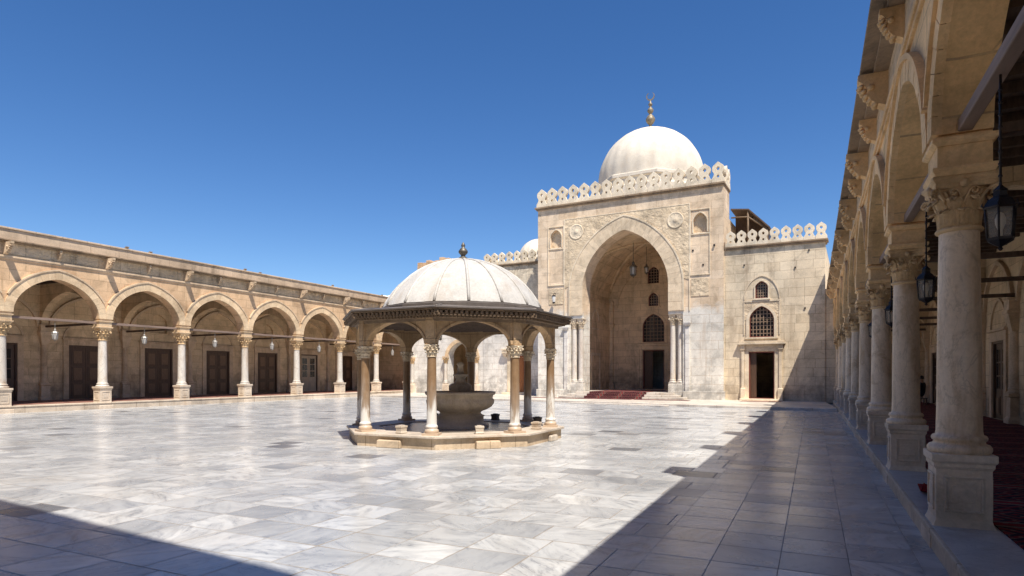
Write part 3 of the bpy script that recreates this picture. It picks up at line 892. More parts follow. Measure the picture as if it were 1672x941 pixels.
# right arcade: local x = -Y, local y = +X
RB = 3.75
RY = [7.15 + RB*i for i in range(-1, 9)]
RC = sorted(-y for y in RY)
RP = dict(step=0.20, ped=0.27, ped_z0=-0.02, ped_top=0.87, shaft_top=2.93, cap_top=3.42, impost_top=3.77, spring=3.80, r=0.18, aba=0.255, imp=0.25,
          thick=0.42, depth=4.23, x0=-38.35, x1=1.2, wall_top=6.18, string=5.58, cornice=6.12, roof=6.50, w=1.60, rise=1.34, k=0.18, ring=0.24,
          eave=0.39, par=0.2, spout=0.37, corbel=0.24, tie=3.86, door_w=1.25, door_h=2.35, m_wall='honey_r', m_ring='voussoir_r', m_trim='trim_r', end2=False, m_shaft='shaft_r', m_back='honey_inner',
          doors=lambda i: ('door', True), trans=lambda i: i % 3 == 0 and i != 9, ceil=5.62, lunette=5)
RX = 0.97
AR = arcade('arcade_building', 'shaded honey stone arcade on the right with red carpets behind its columns', (RX, 0, 0), -PI/2, RC, RB, RP)
# unseen piers added on the roof to step the eave's shadow
pr = MB(); pr.box(-0.34, 0.0, 6.505, 0.34, 0.45, 8.10); pr.box(-0.38, -0.03, 8.103, 0.38, 0.48, 8.22)
pme = pr.mesh('shadow_pier'); pme.materials.append(M['roof_band'])
for y in RY[1:]: link('shadow_pier', pme, AR, (-y-0.4, 0.05, 0), bevel=0.01)
# little lamps and stones on the left roof edge
for (yy, hgt) in ((19.2, 0.16), (20.4, 0.12), (26.2, 0.16), (27.3, 0.10), (33.6, 0.18), (39.1, 0.12), (40.3, 0.12)):
    q = MB(); q.box(-0.08, -0.03, 7.682, 0.08, 0.05, 7.682+hgt*0.4); q.box(-0.05, -0.05, 7.684+hgt*0.4, 0.10, 0.03, 7.684+hgt*0.7)
    q.build('floodlight', 'cornice', AL, (yy, 0.1, 0))

# ------------------------------------------------------------------ floors of the two arcades
fl = MB(); fl.box(-LP['depth']+LX+0.01, 0, 0.301, LX-0.66, 44.4, 0.315)
tag(fl.build('carpet', 'redtile'), 'faded red floor covering along the left arcade behind its columns', 'carpet')
fl = MB(); fl.box(0, -1.85, 0, 39.0, 1.79, 0.012)
c = fl.build('carpet', 'carpet', None, (3.36, 38.2, 0.203), -PI/2)
tag(c, 'long patterned dark red prayer carpet under the right arcade', 'carpet')
fl = MB(); fl.box(0.0, 0.03, 0.2005, 0.01, 0.04, 0.201)
rb = MB(); rb.box(-38.3, 0.02, 0.2005, 1.1, 0.555, 0.2035); rb.build('marble_border', 'border', AR)
# small rug with a curled corner lying between two pedestals
rg = MB(); n = 10
vs = []; fs = []
for i in range(n+1):
    for j in range(n+1):
        x, y = i/n*0.62, j/n*1.05
        cz = 0.17*max(0, 1-(x/0.30)-(y/0.5))**1.4
        vs.append((x, y, 0.012+cz)); 
for i in range(n):
    for j in range(n):
        a = i*(n+1)+j
        fs.append((a, a+1, a+n+2, a+n+1))
k0 = len(vs)
rg.add(vs + [(x, y, z-0.010) for x, y, z in vs], fs + [tuple(reversed([q+k0 for q in f])) for f in fs], True)
o = rg.build('rug', 'carpet', None, (1.12, 8.35, 0.206), R(-4))
tag(o, 'small dark red rug with a curled corner between the two nearest right pedestals', 'rug')

# ------------------------------------------------------------------ ground
g = MB(); g.box(-2500, -2500, -0.6, 2500, 2500, -0.06)
g.build('ground', 'dust', kind='structure')
g = MB(); g.box(-36, -3, -0.055, 6, 56, 0.0)
g.build('courtyard_floor', 'floor', kind='structure')

# ------------------------------------------------------------------ prayer hall
HO = Vector((-10.8, 38.8, 0)); HR = R(-3.0)
H = thing('prayer_hall', 'domed stone prayer hall with a tall pointed entrance arch and pierced merlons', 'mosque', HO, HR)
ZF = 0.50            # floor of the entrance bay
zt = 12.72
w1, z_cap, z_sp, r1, k1, ringw = 2.82, 5.30, 7.15, 3.62, 0.20, 0.86
ax = arch_pts(0, w1, z_sp, r1, k1, 40)
wo = w1+ringw+0.02
poly = [(-6.07, 0.05), (-wo, 0.05), (-wo, z_cap), (-w1, z_cap)] + ax + [(w1, z_cap), (wo, z_cap), (wo, 0.05), (6.07, 0.05), (6.07, zt), (-6.07, zt)]
nich = [arched_hole(s*4.72, 0.40, 10.10, 10.78, 0.50, 0.25) for s in (-1, 1)]
pw = MB(); pw.prism(poly, 0, 1.3, nich)
pw.build('portal_wall', 'hall', H)
for s in (-1, 1):
    nb = MB(); nb.box(s*4.72-0.42, 0.22, 10.05, s*4.72+0.42, 0.3, 11.35)
    nb.build('niche_back', 'carved', H)
vb = MB(); voussoirs(vb, 0, w1, z_sp, r1, k1, ringw, -0.07, 0.02, 33, jamb=z_cap+0.16)
av = vb.build('archivolt', 'hall_vous', H, bevel=0.006)
i2 = arch_pts(0, w1+ringw+0.006, z_sp, r1+ringw+0.006, k1, 40); o2 = arch_pts(0, w1+ringw+0.10, z_sp, r1+ringw+0.10, k1, 40)
hm = MB(); hm.prism(i2 + o2[::-1], -0.10, 0.015)
for s in (-1, 1):
    xs = sorted((s*(w1+ringw+0.006), s*(w1+ringw+0.10))); hm.box(xs[0], -0.10, z_cap+0.2, xs[1], 0.015, z_sp-0.004)
hm.build('hood_moulding', 'hall_trim', av)
# carved spandrel field with roundels
o3 = arch_pts(0, w1+ringw+0.104, z_sp, r1+ringw+0.104, k1, 40)
zt2 = 11.86
sp = MB(); sp.prism([(-4.06, z_sp+0.2)] + [(x, z) for x, z in o3 if z > z_sp+0.2] + [(4.06, z_sp+0.2), (4.06, zt2), (-4.06, zt2)], -0.03, 0.012)
spn = sp.build('carved_spandrel', 'carved', H)
fr = MB()
fr.box(-4.13, -0.045, z_sp-1.7, -4.065, 0.012, zt2+0.07); fr.box(4.065, -0.045, z_sp-1.7, 4.13, 0.012, zt2+0.07); fr.box(-4.064, -0.045, zt2+0.003, 4.064, 0.012, zt2+0.07)
fr.build('frame_moulding', 'hall_trim', H, bevel=0.01)
for s in (-1, 1):
    rd = MB(); rd.T = Matrix.Translation((s*3.25, -0.03, 11.0)) @ Matrix.Rotation(PI/2, 4, 'X')
    rd.lathe([(0.50, 0), (0.50, 0.025), (0.46, 0.035), (0.42, 0.015), (0.30, 0.012), (0.24, 0.03), (0.14, 0.022), (0.12, 0.04), (0.03, 0.045)], 28)
    for q in range(8):
        a = q*PI/4
        rd.tube([(0.16*math.cos(a), 0.16*math.sin(a), 0.005), (0.34*math.cos(a), 0.34*math.sin(a), 0.010), (0.40*math.cos(a+0.2), 0.40*math.sin(a+0.2), 0.005)], [0.012, 0.022, 0.008], 6)
    rd.build('roundel', 'hall_trim', H)
# niches' frames, tall sunk panels, carved plaques
for s in (-1, 1):
    x = s*4.98 if False else s*4.72
    nf = MB()
    blind_arch(nf, x, 0.40, 10.78, 0.50, -0.05, 0.01, 0.07, 0.25)
    def bar(a, b, c3, d): nf.box(a, -0.05, b, c3, 0.01, d)
    bar(x-0.60, 7.55, x-0.54, 11.52); bar(x+0.54, 7.55, x+0.60, 11.52); bar(x-0.539, 11.46, x+0.539, 11.52); bar(x-0.539, 7.55, x+0.539, 7.61); bar(x-0.539, 9.98, x+0.539, 10.05)
    bar(x-0.47, 10.10, x-0.402, 10.775); bar(x+0.402, 10.10, x+0.47, 10.775)
    nf.build('niche_frame', 'hall_trim', H, bevel=0.008)
    pq = MB(); pq.box(x-0.52, -0.035, 6.30, x+0.52, 0.01, 7.35)
    pq.build('carved_plaque', 'carved', H, bevel=0.01)
# jamb columns in the recess
for s in (-1, 1):
    jm = MB()
    xs = sorted((s*(w1+0.003), s*(wo-0.0)))
    jm.box(xs[0], 0.62, 0.05, xs[1]-0.0, 1.298, z_cap-0.003)
    jm.build('jamb', 'hall', H)
jb = MB(); jb.lathe(shaft_profile(0.165, 1.12, 4.62), 24)
jme = jb.mesh('jamb_column'); jme.materials.append(M['shaft'])
jk = capital_mesh('capital', 0.147, 0.20, 0.55, 'hall_trim')
jp = MB(); jp.box(-0.2, -0.2, 5.171, 0.2, 0.2, 5.24); jp.box(-0.23, -0.24, 5.242, 0.23, 0.24, 5.297)
jpm = jp.mesh('impost'); jpm.materials.append(M['hall_trim'])
jd = MB(); jd.sq([(0.235, 0.10), (0.235, 0.98), (0.215, 1.02), (0.215, 1.12)])
jdm = jd.mesh('pedestal'); jdm.materials.append(M['hall'])
for x in (-3.50, -3.03, 3.03, 3.50):
    co = link('jamb_column', jme, H, (x, 0.26, 0))
    link('capital', jk, co, (0, 0, 4.62)); link('impost', jpm, co); link('pedestal', jdm, co, bevel=0.01)
for s in (-1, 1):
    ss = MB(); ss.box(s*3.98-0.13, -0.10, 0.6, s*3.98+0.13, 0.01, 4.55); ss.sq([(0.15, 4.55), (0.20, 4.7), (0.20, 4.8)], (s*3.98, -0.02))
    ss.build('pilaster', 'hall_white', H, bevel=0.02)
# base course
for a, b in ((-6.17, -wo-0.002), (wo+0.002, 6.17)):
    bc = MB(); bc.box(a, -0.10, 0.05, b, 0.012, 0.62); bc.build('base_course', 'hall', H, bevel=0.02)
# body of the block
HB = 12.4
bd = MB()
zbk, ysc = 11.15, 1.9
bd.box(-6.07, 1.302, 0.05, -3.9, ysc, zt); bd.box(3.9, 1.302, 0.05, 6.07, ysc, zt)
bd.box(-6.068, ysc+0.002, 0.05, -3.9, HB, zbk); bd.box(3.9, ysc+0.002, 0.05, 6.068, HB, zbk)
bd.box(-3.898, 1.302, 11.3, 3.898, ysc, zt-0.004); bd.box(-3.898, ysc+0.002, 10.9, 3.898, HB, zbk-0.004); bd.box(-3.898, HB-0.5, 0.05, 3.898, HB, 10.898)
bd.build('hall_body', 'hall', H)
yb = 8.1; DI = -0.42
holes = [[(DI-0.82, ZF+0.02), (DI+0.82, ZF+0.02), (DI+0.82, ZF+2.95), (DI-0.82, ZF+2.95)],
         arched_hole(DI, 0.82, 4.05, 5.25, 0.90, 0.25), arched_hole(DI, 0.36, 6.75, 7.35, 0.40, 0.35), arched_hole(DI, 0.42, 8.45, 9.25, 0.46, 0.35)]
bk = MB(); bk.prism([(-3.898, 0.3), (3.898, 0.3), (3.898, 10.89), (-3.898, 10.89)], yb, yb+0.7, holes)
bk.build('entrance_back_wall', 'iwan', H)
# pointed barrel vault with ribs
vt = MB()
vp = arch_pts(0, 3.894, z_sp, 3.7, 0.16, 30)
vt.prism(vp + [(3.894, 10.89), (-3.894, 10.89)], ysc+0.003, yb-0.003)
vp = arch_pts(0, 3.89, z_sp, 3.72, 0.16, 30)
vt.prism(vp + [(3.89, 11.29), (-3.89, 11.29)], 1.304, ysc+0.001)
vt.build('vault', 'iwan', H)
for s in (-1, 1):
    sw = MB()
    xs = sorted((s*3.897, s*3.80))
    sw.box(xs[0], 1.304, 0.3, xs[1], yb-0.003, z_sp-0.01)
    sw.build('entrance_side_wall', 'iwan', H)
rib = MB()
for s in (-1, 1):
    pts = []
    for i in range(21):
        t = i/20
        x = -3.72 + 7.44*t
        pts.append((x, 1.5+(yb-1.75)*(t if s > 0 else 1-t), z_sp - 0.04 + arch_z(x, 3.894, 3.7, 0.16)))
    rib.tube(pts, 0.11, 8)
for s in (-1, 1):
    rib.sq([(0.20, 0.4), (0.20, 0.9), (0.12, 1.0), (0.12, 5.2), (0.2, 5.35), (0.2, 5.5), (0.13, 5.55), (0.13, z_sp+0.1)], (s*3.66, yb-0.16))
    rib.sq([(0.06, z_sp-0.2), (0.06, z_sp)], (s*3.79, (1.3+yb)/2), 3.3)
rib.build('vault_rib', 'iwan', H)
lun = MB(); blind_arch(lun, 0, 3.2, z_sp-0.4, 3.5, yb-0.10, yb+0.01, 0.18, 0.2)
lun.build('wall_arch', 'iwan', H)
# side niches of the entrance bay
sn = MB(); sn.T = Matrix.Translation((-3.80, 4.9, 0)) @ Matrix.Rotation(PI/2, 4, 'Z')
blind_arch(sn, 0, 0.55, 5.6, 0.7, -0.04, 0.06, 0.10); sn.box(-0.65, -0.05, 4.9, 0.65, 0.05, 5.0)
sn.build('side_niche', 'hall_trim', H)
sn = MB(); sn.T = Matrix.Translation((-3.80, 4.9, 0)) @ Matrix.Rotation(PI/2, 4, 'Z')
sn.box(-0.9, -0.04, ZF, -0.75, 0.06, 3.0); sn.box(0.75, -0.04, ZF, 0.9, 0.06, 3.0); sn.box(-0.9, -0.06, 3.0, 0.9, 0.06, 3.2)
sn.build('side_surround', 'hall_trim', H)
# central door of the bay
dr = MB(); dr.T = Matrix.Translation((DI, 0, 0)); dr.box(-0.75, yb+0.20, ZF+0.02, -0.10, yb+0.27, ZF+2.88)
for a in (0.1, 1.05, 2.0): dr.box(-0.66, yb+0.175, ZF+a+0.05, -0.2, yb+0.201, ZF+a+0.75)
d0 = dr.build('door', 'door', H, bevel=0.01, label='brown wooden leaf half closing the central doorway')
df = MB(); df.T = Matrix.Translation((DI, 0, 0)); df.box(-0.82+0.002, yb+0.05, ZF+0.02, -0.755, yb+0.4, ZF+2.945); df.box(0.755, yb+0.05, ZF+0.02, 0.818, yb+0.4, ZF+2.945); df.box(-0.754, yb+0.05, ZF+2.885, 0.754, yb+0.4, ZF+2.945)
df.build('door_frame', 'door_red', d0)
ds = MB(); ds.T = Matrix.Translation((DI, 0, 0))
for s in (-1, 1): ds.box(s*1.06-0.2, yb-0.10, ZF, s*1.06+0.2, yb+0.02, ZF+3.0); ds.box(s*1.15-0.11, yb-0.16, ZF, s*1.15+0.11, yb-0.101, ZF+3.0)
ds.box(-1.30, yb-0.10, ZF+3.003, 1.30, yb+0.02, ZF+3.28); ds.box(-1.48, yb-0.22, ZF+3.283, 1.48, yb+0.02, ZF+3.40)
ds.build('door_surround', 'iwan', d0, bevel=0.012)
def window(parent, cx, y, w, z0, zs, r, k, trim, surround=0.16, nx=4, nz=7, lab=None, gm='grille'):
    p = MB(); p.box(cx-w-0.05, y+0.17, z0-0.05, cx+w+0.05, y+0.19, zs+r+0.05)
    wd = p.build('window', 'pane', parent, label=lab)
    l = MB()
    for i in range(1, nx):
        x = cx-w+2*w*i/nx
        zt_ = zs + arch_z(x-cx, w, r, k)
        l.box(x-0.022, y+0.10, z0, x+0.022, y+0.125, zt_)
    H_ = zs+r-z0
    for i in range(1, nz):
        z = z0 + H_*i/nz
        hw = w
        if z > zs:
            lo, hi = 0, w
            for _ in range(20):
                mid_ = (lo+hi)/2
                if zs+arch_z(mid_, w, r, k) > z: lo = mid_
                else: hi = mid_
            hw = lo
        l.box(cx-hw, y+0.124, z-0.022, cx+hw, y+0.145, z+0.022)
    l.build('lattice', gm, wd)
    f = MB()
    f.prism(arch_pts(cx, w-0.05, zs, r-0.05, k, 18) + arch_pts(cx, w-0.002, zs, r-0.002, k, 18)[::-1], y+0.05, y+0.16)
    f.box(cx-w+0.002, y+0.05, z0+0.05, cx-w+0.05, y+0.16, zs-0.001); f.box(cx+w-0.05, y+0.05, z0+0.05, cx+w-0.002, y+0.16, zs-0.001); f.box(cx-w+0.002, y+0.05, z0+0.002, cx+w-0.002, y+0.16, z0+0.05)
    f.build('window_frame', 'door_red', wd)
    if surround:
        s = MB()
        blind_arch(s, cx, w+0.003, zs, r+0.003, y-0.06, y+0.01, surround, k)
        for q in (-1, 1):
            xs = sorted((cx+q*(w+0.003), cx+q*(w+surround)))
            s.box(xs[0], y-0.06, z0, xs[1], y+0.01, zs-0.002)
        s.box(cx-w-surround-0.06, y-0.09, z0-0.10, cx+w+surround+0.06, y+0.01, z0-0.002)
        s.build('window_surround', trim, wd, bevel=0.01)
    return wd
window(H, DI, yb, 0.82, 4.05, 5.25, 0.90, 0.25, 'iwan', 0.2, 6, 8)
window(H, DI, yb, 0.36, 6.75, 7.35, 0.40, 0.35, 'iwan', 0.12, 4, 5)
window(H, DI, yb, 0.42, 8.45, 9.25, 0.46, 0.35, 'iwan', 0.3, 4, 6)
# cornice and merlons
cn = MB(); cn.box(-6.17, -0.10, zt+0.003, 6.10, ysc+0.03, zt+0.09); cn.box(-6.25, -0.18, zt+0.092, 6.14, ysc+0.06, zt+0.20)
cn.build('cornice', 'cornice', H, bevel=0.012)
def merlon_mesh(w, h, t):
    q = [(-0.5, 0), (0.5, 0), (0.5, 0.17), (0.42, 0.24), (0.34, 0.33), (0.31, 0.41), (0.34, 0.47), (0.41, 0.53), (0.44, 0.61), (0.44, 0.73), (0.38, 0.81), (0.20, 0.90), (0.0, 1.0)]
    q = [(x*w, z*h) for x, z in q]
    out = q + [(-x, z) for x, z in q[2:-1][::-1]]
    out = [(-0.5*w, 0), (0.5*w, 0)] + q[2:] + [(-x, z) for x, z in q[2:-1][::-1]]
    def circ(cz, rx, rz, n=14): return [(rx*w*math.cos(2*PI*i/n), cz*h+rz*h*math.sin(2*PI*i/n)) for i in range(n)]
    m = MB(); m.prism(out, -t/2, t/2, [circ(0.67, 0.12, 0.088), circ(0.29, 0.10, 0.07)])
    me = m.mesh('merlon'); me.materials.append(M['merlon'])
    return me
mw = 12.3/16
mm = merlon_mesh(mw*0.985, 1.22, 0.22)
zb = zt+0.203
for i in range(16): link('merlon', mm, H, (-6.15+mw*(i+0.5), 0.02, zb), random.uniform(-0.02, 0.02), bevel=0.012)
for i in range(2): link('merlon', mm, H, (6.0, 0.55+mw*(i+0.5), zb), PI/2, bevel=0.012)
for i in range(2): link('merlon', mm, H, (-6.0, 0.55+mw*(i+0.5), zb), PI/2)
# drum and dome
DY = 7.3; DRr = 3.74; DXo = -0.42
dm = MB(); dm.lathe([(4.45, zbk-0.1), (4.45, zt+1.9), (4.0, zt+2.1), (4.0, 15.2), (4.15, 15.28), (4.15, 15.52), (3.95, 15.6)], 8, (DXo, DY), smooth=False, a0=PI/8)
dm.build('drum', 'dome', H, bevel=0.03)
do = MB()
prof = [(DRr, 15.5)] + [(DRr*math.cos(t)**1.0, 15.85 + (3.82)*math.sin(t)) for t in [i*PI/2/22 for i in range(22)]] + [(0.08, 19.67)]
do.lathe(prof, 96, (DXo, DY), fn=lambda r, z, a: r*(1 + 0.018*abs(math.sin(12*a))))
dome = do.build('dome', 'dome', H)
fi = MB()
fi.lathe([(0.34, 19.60), (0.20, 19.78), (0.11, 19.95), (0.10, 20.05), (0.22, 20.16), (0.335, 20.35), (0.335, 20.50), (0.22, 20.70), (0.10, 20.82), (0.09, 20.88), (0.17, 20.96), (0.235, 21.10), (0.17, 21.26), (0.08, 21.34), (0.075, 21.45), (0.14, 21.50), (0.15, 21.60), (0.07, 21.70), (0.04, 21.85)], 20, (DXo, DY))
cr = []; nn = 20
for i in range(nn+1):
    a = R(-245) + R(310)*i/nn
    cr.append((DXo+0.31*math.cos(a), 22.16+0.31*math.sin(a)))
for i in range(nn+1):
    a = R(-245+310) - R(310)*i/nn
    tcr = abs(2*i/nn-1)
    cr.append((DXo+(0.31-0.085*(1-tcr**2)-0.008)*math.cos(a), 22.16+(0.31-0.085*(1-tcr**2)-0.008)*math.sin(a)))
fi.prism(cr, DY-0.025, DY+0.025)
fi.build('finial', 'brass', dome)
# right wing
zr = 8.88; WX0, WX1, WY = 6.072, 11.4, 0.14
dx = 8.14
def rect(a, b, c3, d): return [(a, b), (c3, b), (c3, d), (a, d)]
hw_ = [rect(dx-0.69, 0.20, dx+0.69, 2.92), arched_hole(dx, 0.66, 3.75, 4.75, 0.78, 0.28), arched_hole(dx, 0.34, 5.98, 6.62, 0.34, 0.35)]
wg = MB(); wg.prism(rect(WX0, 0.05, WX1, zr), WY, WY+0.8, hw_)
wg.build('wing_wall', 'hall_wing', H)
wb = MB(); wb.box(WX0, HB-5, 0.05, WX1, HB-4.5, zr-0.5); wb.box(WX1-0.6, WY+0.802, 0.05, WX1, HB-5.002, zr-0.5); wb.box(WX0, WY+0.802, zr-0.498, WX1, HB-4.5, zr-0.1)
wb.build('wing_body', 'hall_wing', H)
wr = MB(); wr.box(WX1+0.002, WY+0.05, 0.05, 18, WY+0.8, 6.3); wr.box(WX1+0.003, WY+0.802, 6.0, 18, 7, 6.29)
wr.build('wing_wall', 'hall_wing', H)
wc = MB(); wc.box(WX0+0.1, WY-0.08, zr+0.003, WX1+0.08, WY+0.9, zr+0.10); wc.box(WX0+0.1, WY-0.15, zr+0.102, WX1+0.15, WY+0.9, zr+0.19)
wc.build('cornice', 'cornice', H, bevel=0.01)
mm2 = merlon_mesh(0.585, 0.92, 0.2)
for i in range(9): link('merlon', mm2, H, (WX0+0.26+0.595*(i+0.2), WY+0.02, zr+0.193), random.uniform(-0.03, 0.03), bevel=0.01)
dr = MB(); dr.box(dx-0.63, WY+0.16, 0.22, dx-0.30, WY+0.22, 2.86)
d1 = dr.build('door', 'door', H, label='dark wooden leaf standing half open')
df = MB(); df.box(dx-0.688, WY+0.02, 0.2, dx-0.63, WY+0.3, 2.918); df.box(dx+0.63, WY+0.02, 0.2, dx+0.688, WY+0.3, 2.918); df.box(dx-0.628, WY+0.02, 2.86, dx+0.628, WY+0.3, 2.918); df.box(dx-0.628, WY+0.02, 0.2, dx+0.628, WY+0.3, 0.26)
df.build('door_frame', 'door_red', d1)
ds = MB()
for s in (-1, 1):
    ds.box(dx+s*0.80-0.11, WY-0.06, 0.15, dx+s*0.80+0.11, WY+0.02, 2.95)
    ds.box(dx+s*1.00-0.08, WY-0.12, 0.15, dx+s*1.00+0.08, WY+0.02, 3.02)
    ds.sq([(0.13, 0.10), (0.13, 0.80), (0.10, 0.84)], (dx+s*1.00, WY-0.02))
    ds.sq([(0.07, 2.90), (0.13, 3.05), (0.13, 3.32)], (dx+s*1.02, WY-0.04))
ds.box(dx-0.91, WY-0.06, 2.953, dx+0.91, WY+0.02, 3.33); ds.box(dx-1.28, WY-0.26, 3.333, dx+1.28, WY+0.02, 3.43); ds.box(dx-1.2, WY-0.18, 3.433, dx+1.2, WY+0.02, 3.53)
ds.box(dx-0.36, WY-0.085, 3.05, dx+0.36, WY-0.058, 3.14)
ds.build('door_surround', 'hall_trim', d1, bevel=0.012)
stp = MB(); stp.box(dx-1.15, WY-0.42, 0.10, dx+1.15, WY-0.002, 0.22)
stp.build('door_step', 'hall_trim', d1, bevel=0.015)
window(H, dx, WY, 0.66, 3.75, 4.75, 0.78, 0.28, 'hall_trim', 0.17, 7, 8)
window(H, dx, WY, 0.34, 5.98, 6.62, 0.34, 0.35, 'hall_trim', 0.07, 5, 6)
lb = MB()
lb.box(dx-0.98, WY-0.05, 5.78, dx+0.98, WY+0.01, 5.86); lb.box(dx-0.98, WY-0.04, 3.9, dx-0.92, WY+0.01, 5.778); lb.box(dx+0.92, WY-0.04, 3.9, dx+0.98, WY+0.01, 5.778)
blind_arch(lb, dx, 0.92, 5.95, 1.30, WY-0.04, WY+0.01, 0.05, 0.1)
lb.build('window_panel_moulding', 'hall_trim', H)
sp2 = MB(); sp2.prism(rect(dx-0.915, 4.76, dx+0.915, 5.775), WY-0.02, WY+0.012, [arched_hole(dx, 0.84, 4.765, 4.77, 0.94, 0.28)])
sp2.build('carved_spandrel', 'carved', H)
# left wing (set back) and the lower bay beyond it
zl = 9.75; LWX0, LWY = -12.2, 3.0
dlx = -9.25
wl = MB(); wl.prism(rect(LWX0, 0.05, -6.072, zl), LWY, LWY+0.8, [rect(dlx-0.62, 0.30, dlx+0.62, 3.05)])
wl.build('wing_wall', 'hall_white', H)
wb = MB(); wb.box(LWX0, LWY+0.802, 0.05, LWX0+0.6, HB-1, zl-0.1); wb.box(LWX0+0.602, LWY+0.802, zl-0.5, -6.073, HB-1, zl-0.1); wb.box(LWX0+0.602, HB-1.5, 0.05, -6.073, HB-1, zl-0.502)
wb.build('wing_body', 'hall_white', H)
wc = MB(); wc.box(LWX0-0.08, LWY-0.08, zl+0.003, -6.1, LWY+0.9, zl+0.10); wc.box(LWX0-0.15, LWY-0.15, zl+0.102, -6.1, LWY+0.9, zl+0.19)
wc.build('cornice', 'cornice', H, bevel=0.01)
nml = 9
for i in range(nml): link('merlon', mm2, H, (LWX0+0.3+0.65*i, LWY+0.02, zl+0.193), random.uniform(-0.04, 0.04), bevel=0.01)
for i in range(5): link('merlon', mm2, H, (LWX0+0.06, LWY+0.5+0.6*i, zl+0.193), PI/2, bevel=0.01)
dd_ = door_parts(H, dlx, LWY, 0.30, 1.06, 2.65, 'door_orange', False, 'door_red', trim='hall_trim')
dd_['label'] = 'orange brown wooden door'
cap_ = MB()
for s in (-1, 1): cap_.sq([(0.1, 2.95), (0.22, 3.25), (0.22, 3.36)], (dlx+s*0.98, LWY-0.10))
cap_.box(dlx-1.25, LWY-0.35, 3.40, dlx+1.25, LWY-0.0, 3.54); cap_.box(dlx-1.1, LWY-0.5, 0.1, dlx+1.1, LWY-0.13, 0.29)
cap_.build('door_canopy', 'hall_trim', dd_, bevel=0.012)
LLX0 = -20.0; acx = -14.25; aw = 1.28
wl2 = MB(); wl2.prism([(LLX0, 0.05), (acx-aw, 0.05)] + arch_pts(acx, aw, 3.1, 1.1, 0.15, 24) + [(acx+aw, 0.05), (LWX0-0.003, 0.05), (LWX0-0.003, 7.0), (LLX0, 7.0)], LWY+0.06, LWY+0.8)
wl2.build('wing_wall', 'hall_white', H)
wi = MB(); wi.box(LLX0, LWY+5, 0.05, LWX0-0.01, LWY+5.4, 6.9); wi.box(LLX0, LWY+0.803, 6.3, LWX0-0.01, LWY+4.997, 6.9); wi.box(acx-3.0, LWY+0.803, 0.05, acx-2.7, LWY+4.997, 6.298)
wi.build('wing_body', 'honey_inner', H)
rc = MB(); rc.box(LLX0, LWY-0.06, 7.003, LWX0-0.16, LWY+1.0, 7.16)
rc.build('cornice', 'cornice', H, bevel=0.01)
va = MB(); voussoirs(va, acx, aw, 3.1, 1.1, 0.15, 0.3, LWY+0.0, LWY+0.08, 15, jamb=2.95)
va.build('archivolt', 'voussoir', H)
lc = MB(); lc.lathe(shaft_profile(0.14, 0.95, 2.5), 20)
lcm = lc.mesh('jamb_column'); lcm.materials.append(M['shaft'])
lk = capital_mesh('capital', 0.125, 0.19, 0.42, 'gold')
for x in (acx-aw-0.16, acx+aw+0.16, acx-aw-1.5, LLX0+1.0):
    co = link('jamb_column', lcm, H, (x, LWY-0.10, 0)); link('capital', lk, co, (0, 0, 2.5))
    q = MB(); q.sq([(0.20, 0.08), (0.20, 0.80), (0.17, 0.84), (0.17, 0.95)]); q.build('pedestal', 'ped', co, bevel=0.01)
    q = MB(); q.box(-0.2, -0.2, 2.922, 0.2, 0.2, 3.06); q.build('impost', 'trim', co, bevel=0.01)
# drainpipe in the angle of the portal, bracket spout above it
dp = MB(); dp.tube([(-6.22, LWY-0.07, 0.3), (-6.22, LWY-0.07, zl-0.2)], 0.055, 8)
for z in (1.2, 3.4, 5.6, 7.8): dp.box(-6.30, LWY-0.14, z, -6.14, LWY, z+0.05)
dp.build('drainpipe', 'iron', H)
# dark putlog holes and a spout on the facade
ph = MB()
for (x, z) in ((4.9, 8.15), (4.3, 9.05), (5.55, 9.25)): ph.box(x-0.05, -0.10 if x > 5 else -0.03, z-0.05, x+0.05, 0.02, z+0.05)
for (x, z) in ((7.2, 7.95), (9.9, 7.6), (10.4, 5.3), (10.6, 8.5)): ph.box(x-0.04, WY-0.05, z-0.04, x+0.04, WY+0.02, z+0.04)
ph.build('rainwater_spout', 'iron', H)
# wall lamp bracket on the portal
wlm = MB(); wlm.tube([(-4.72, -0.02, 7.0), (-4.72, -0.34, 7.02), (-4.72, -0.36, 6.9)], 0.022, 6)
wlm.lathe([(0.03, 6.92), (0.13, 6.84), (0.14, 6.80)], 8, (-4.72, -0.36), smooth=False); wlm.lathe([(0.11, 6.42), (0.06, 6.36), (0.01, 6.3)], 8, (-4.72, -0.36), smooth=False)
lp_ = wlm.build('wall_lamp', 'iron', H)
q = MB(); q.lathe([(0.10, 6.425), (0.12, 6.6), (0.12, 6.795)], 8, (-4.72, -0.36), smooth=False); q.build('lamp_glass', 'white_metal', lp_)
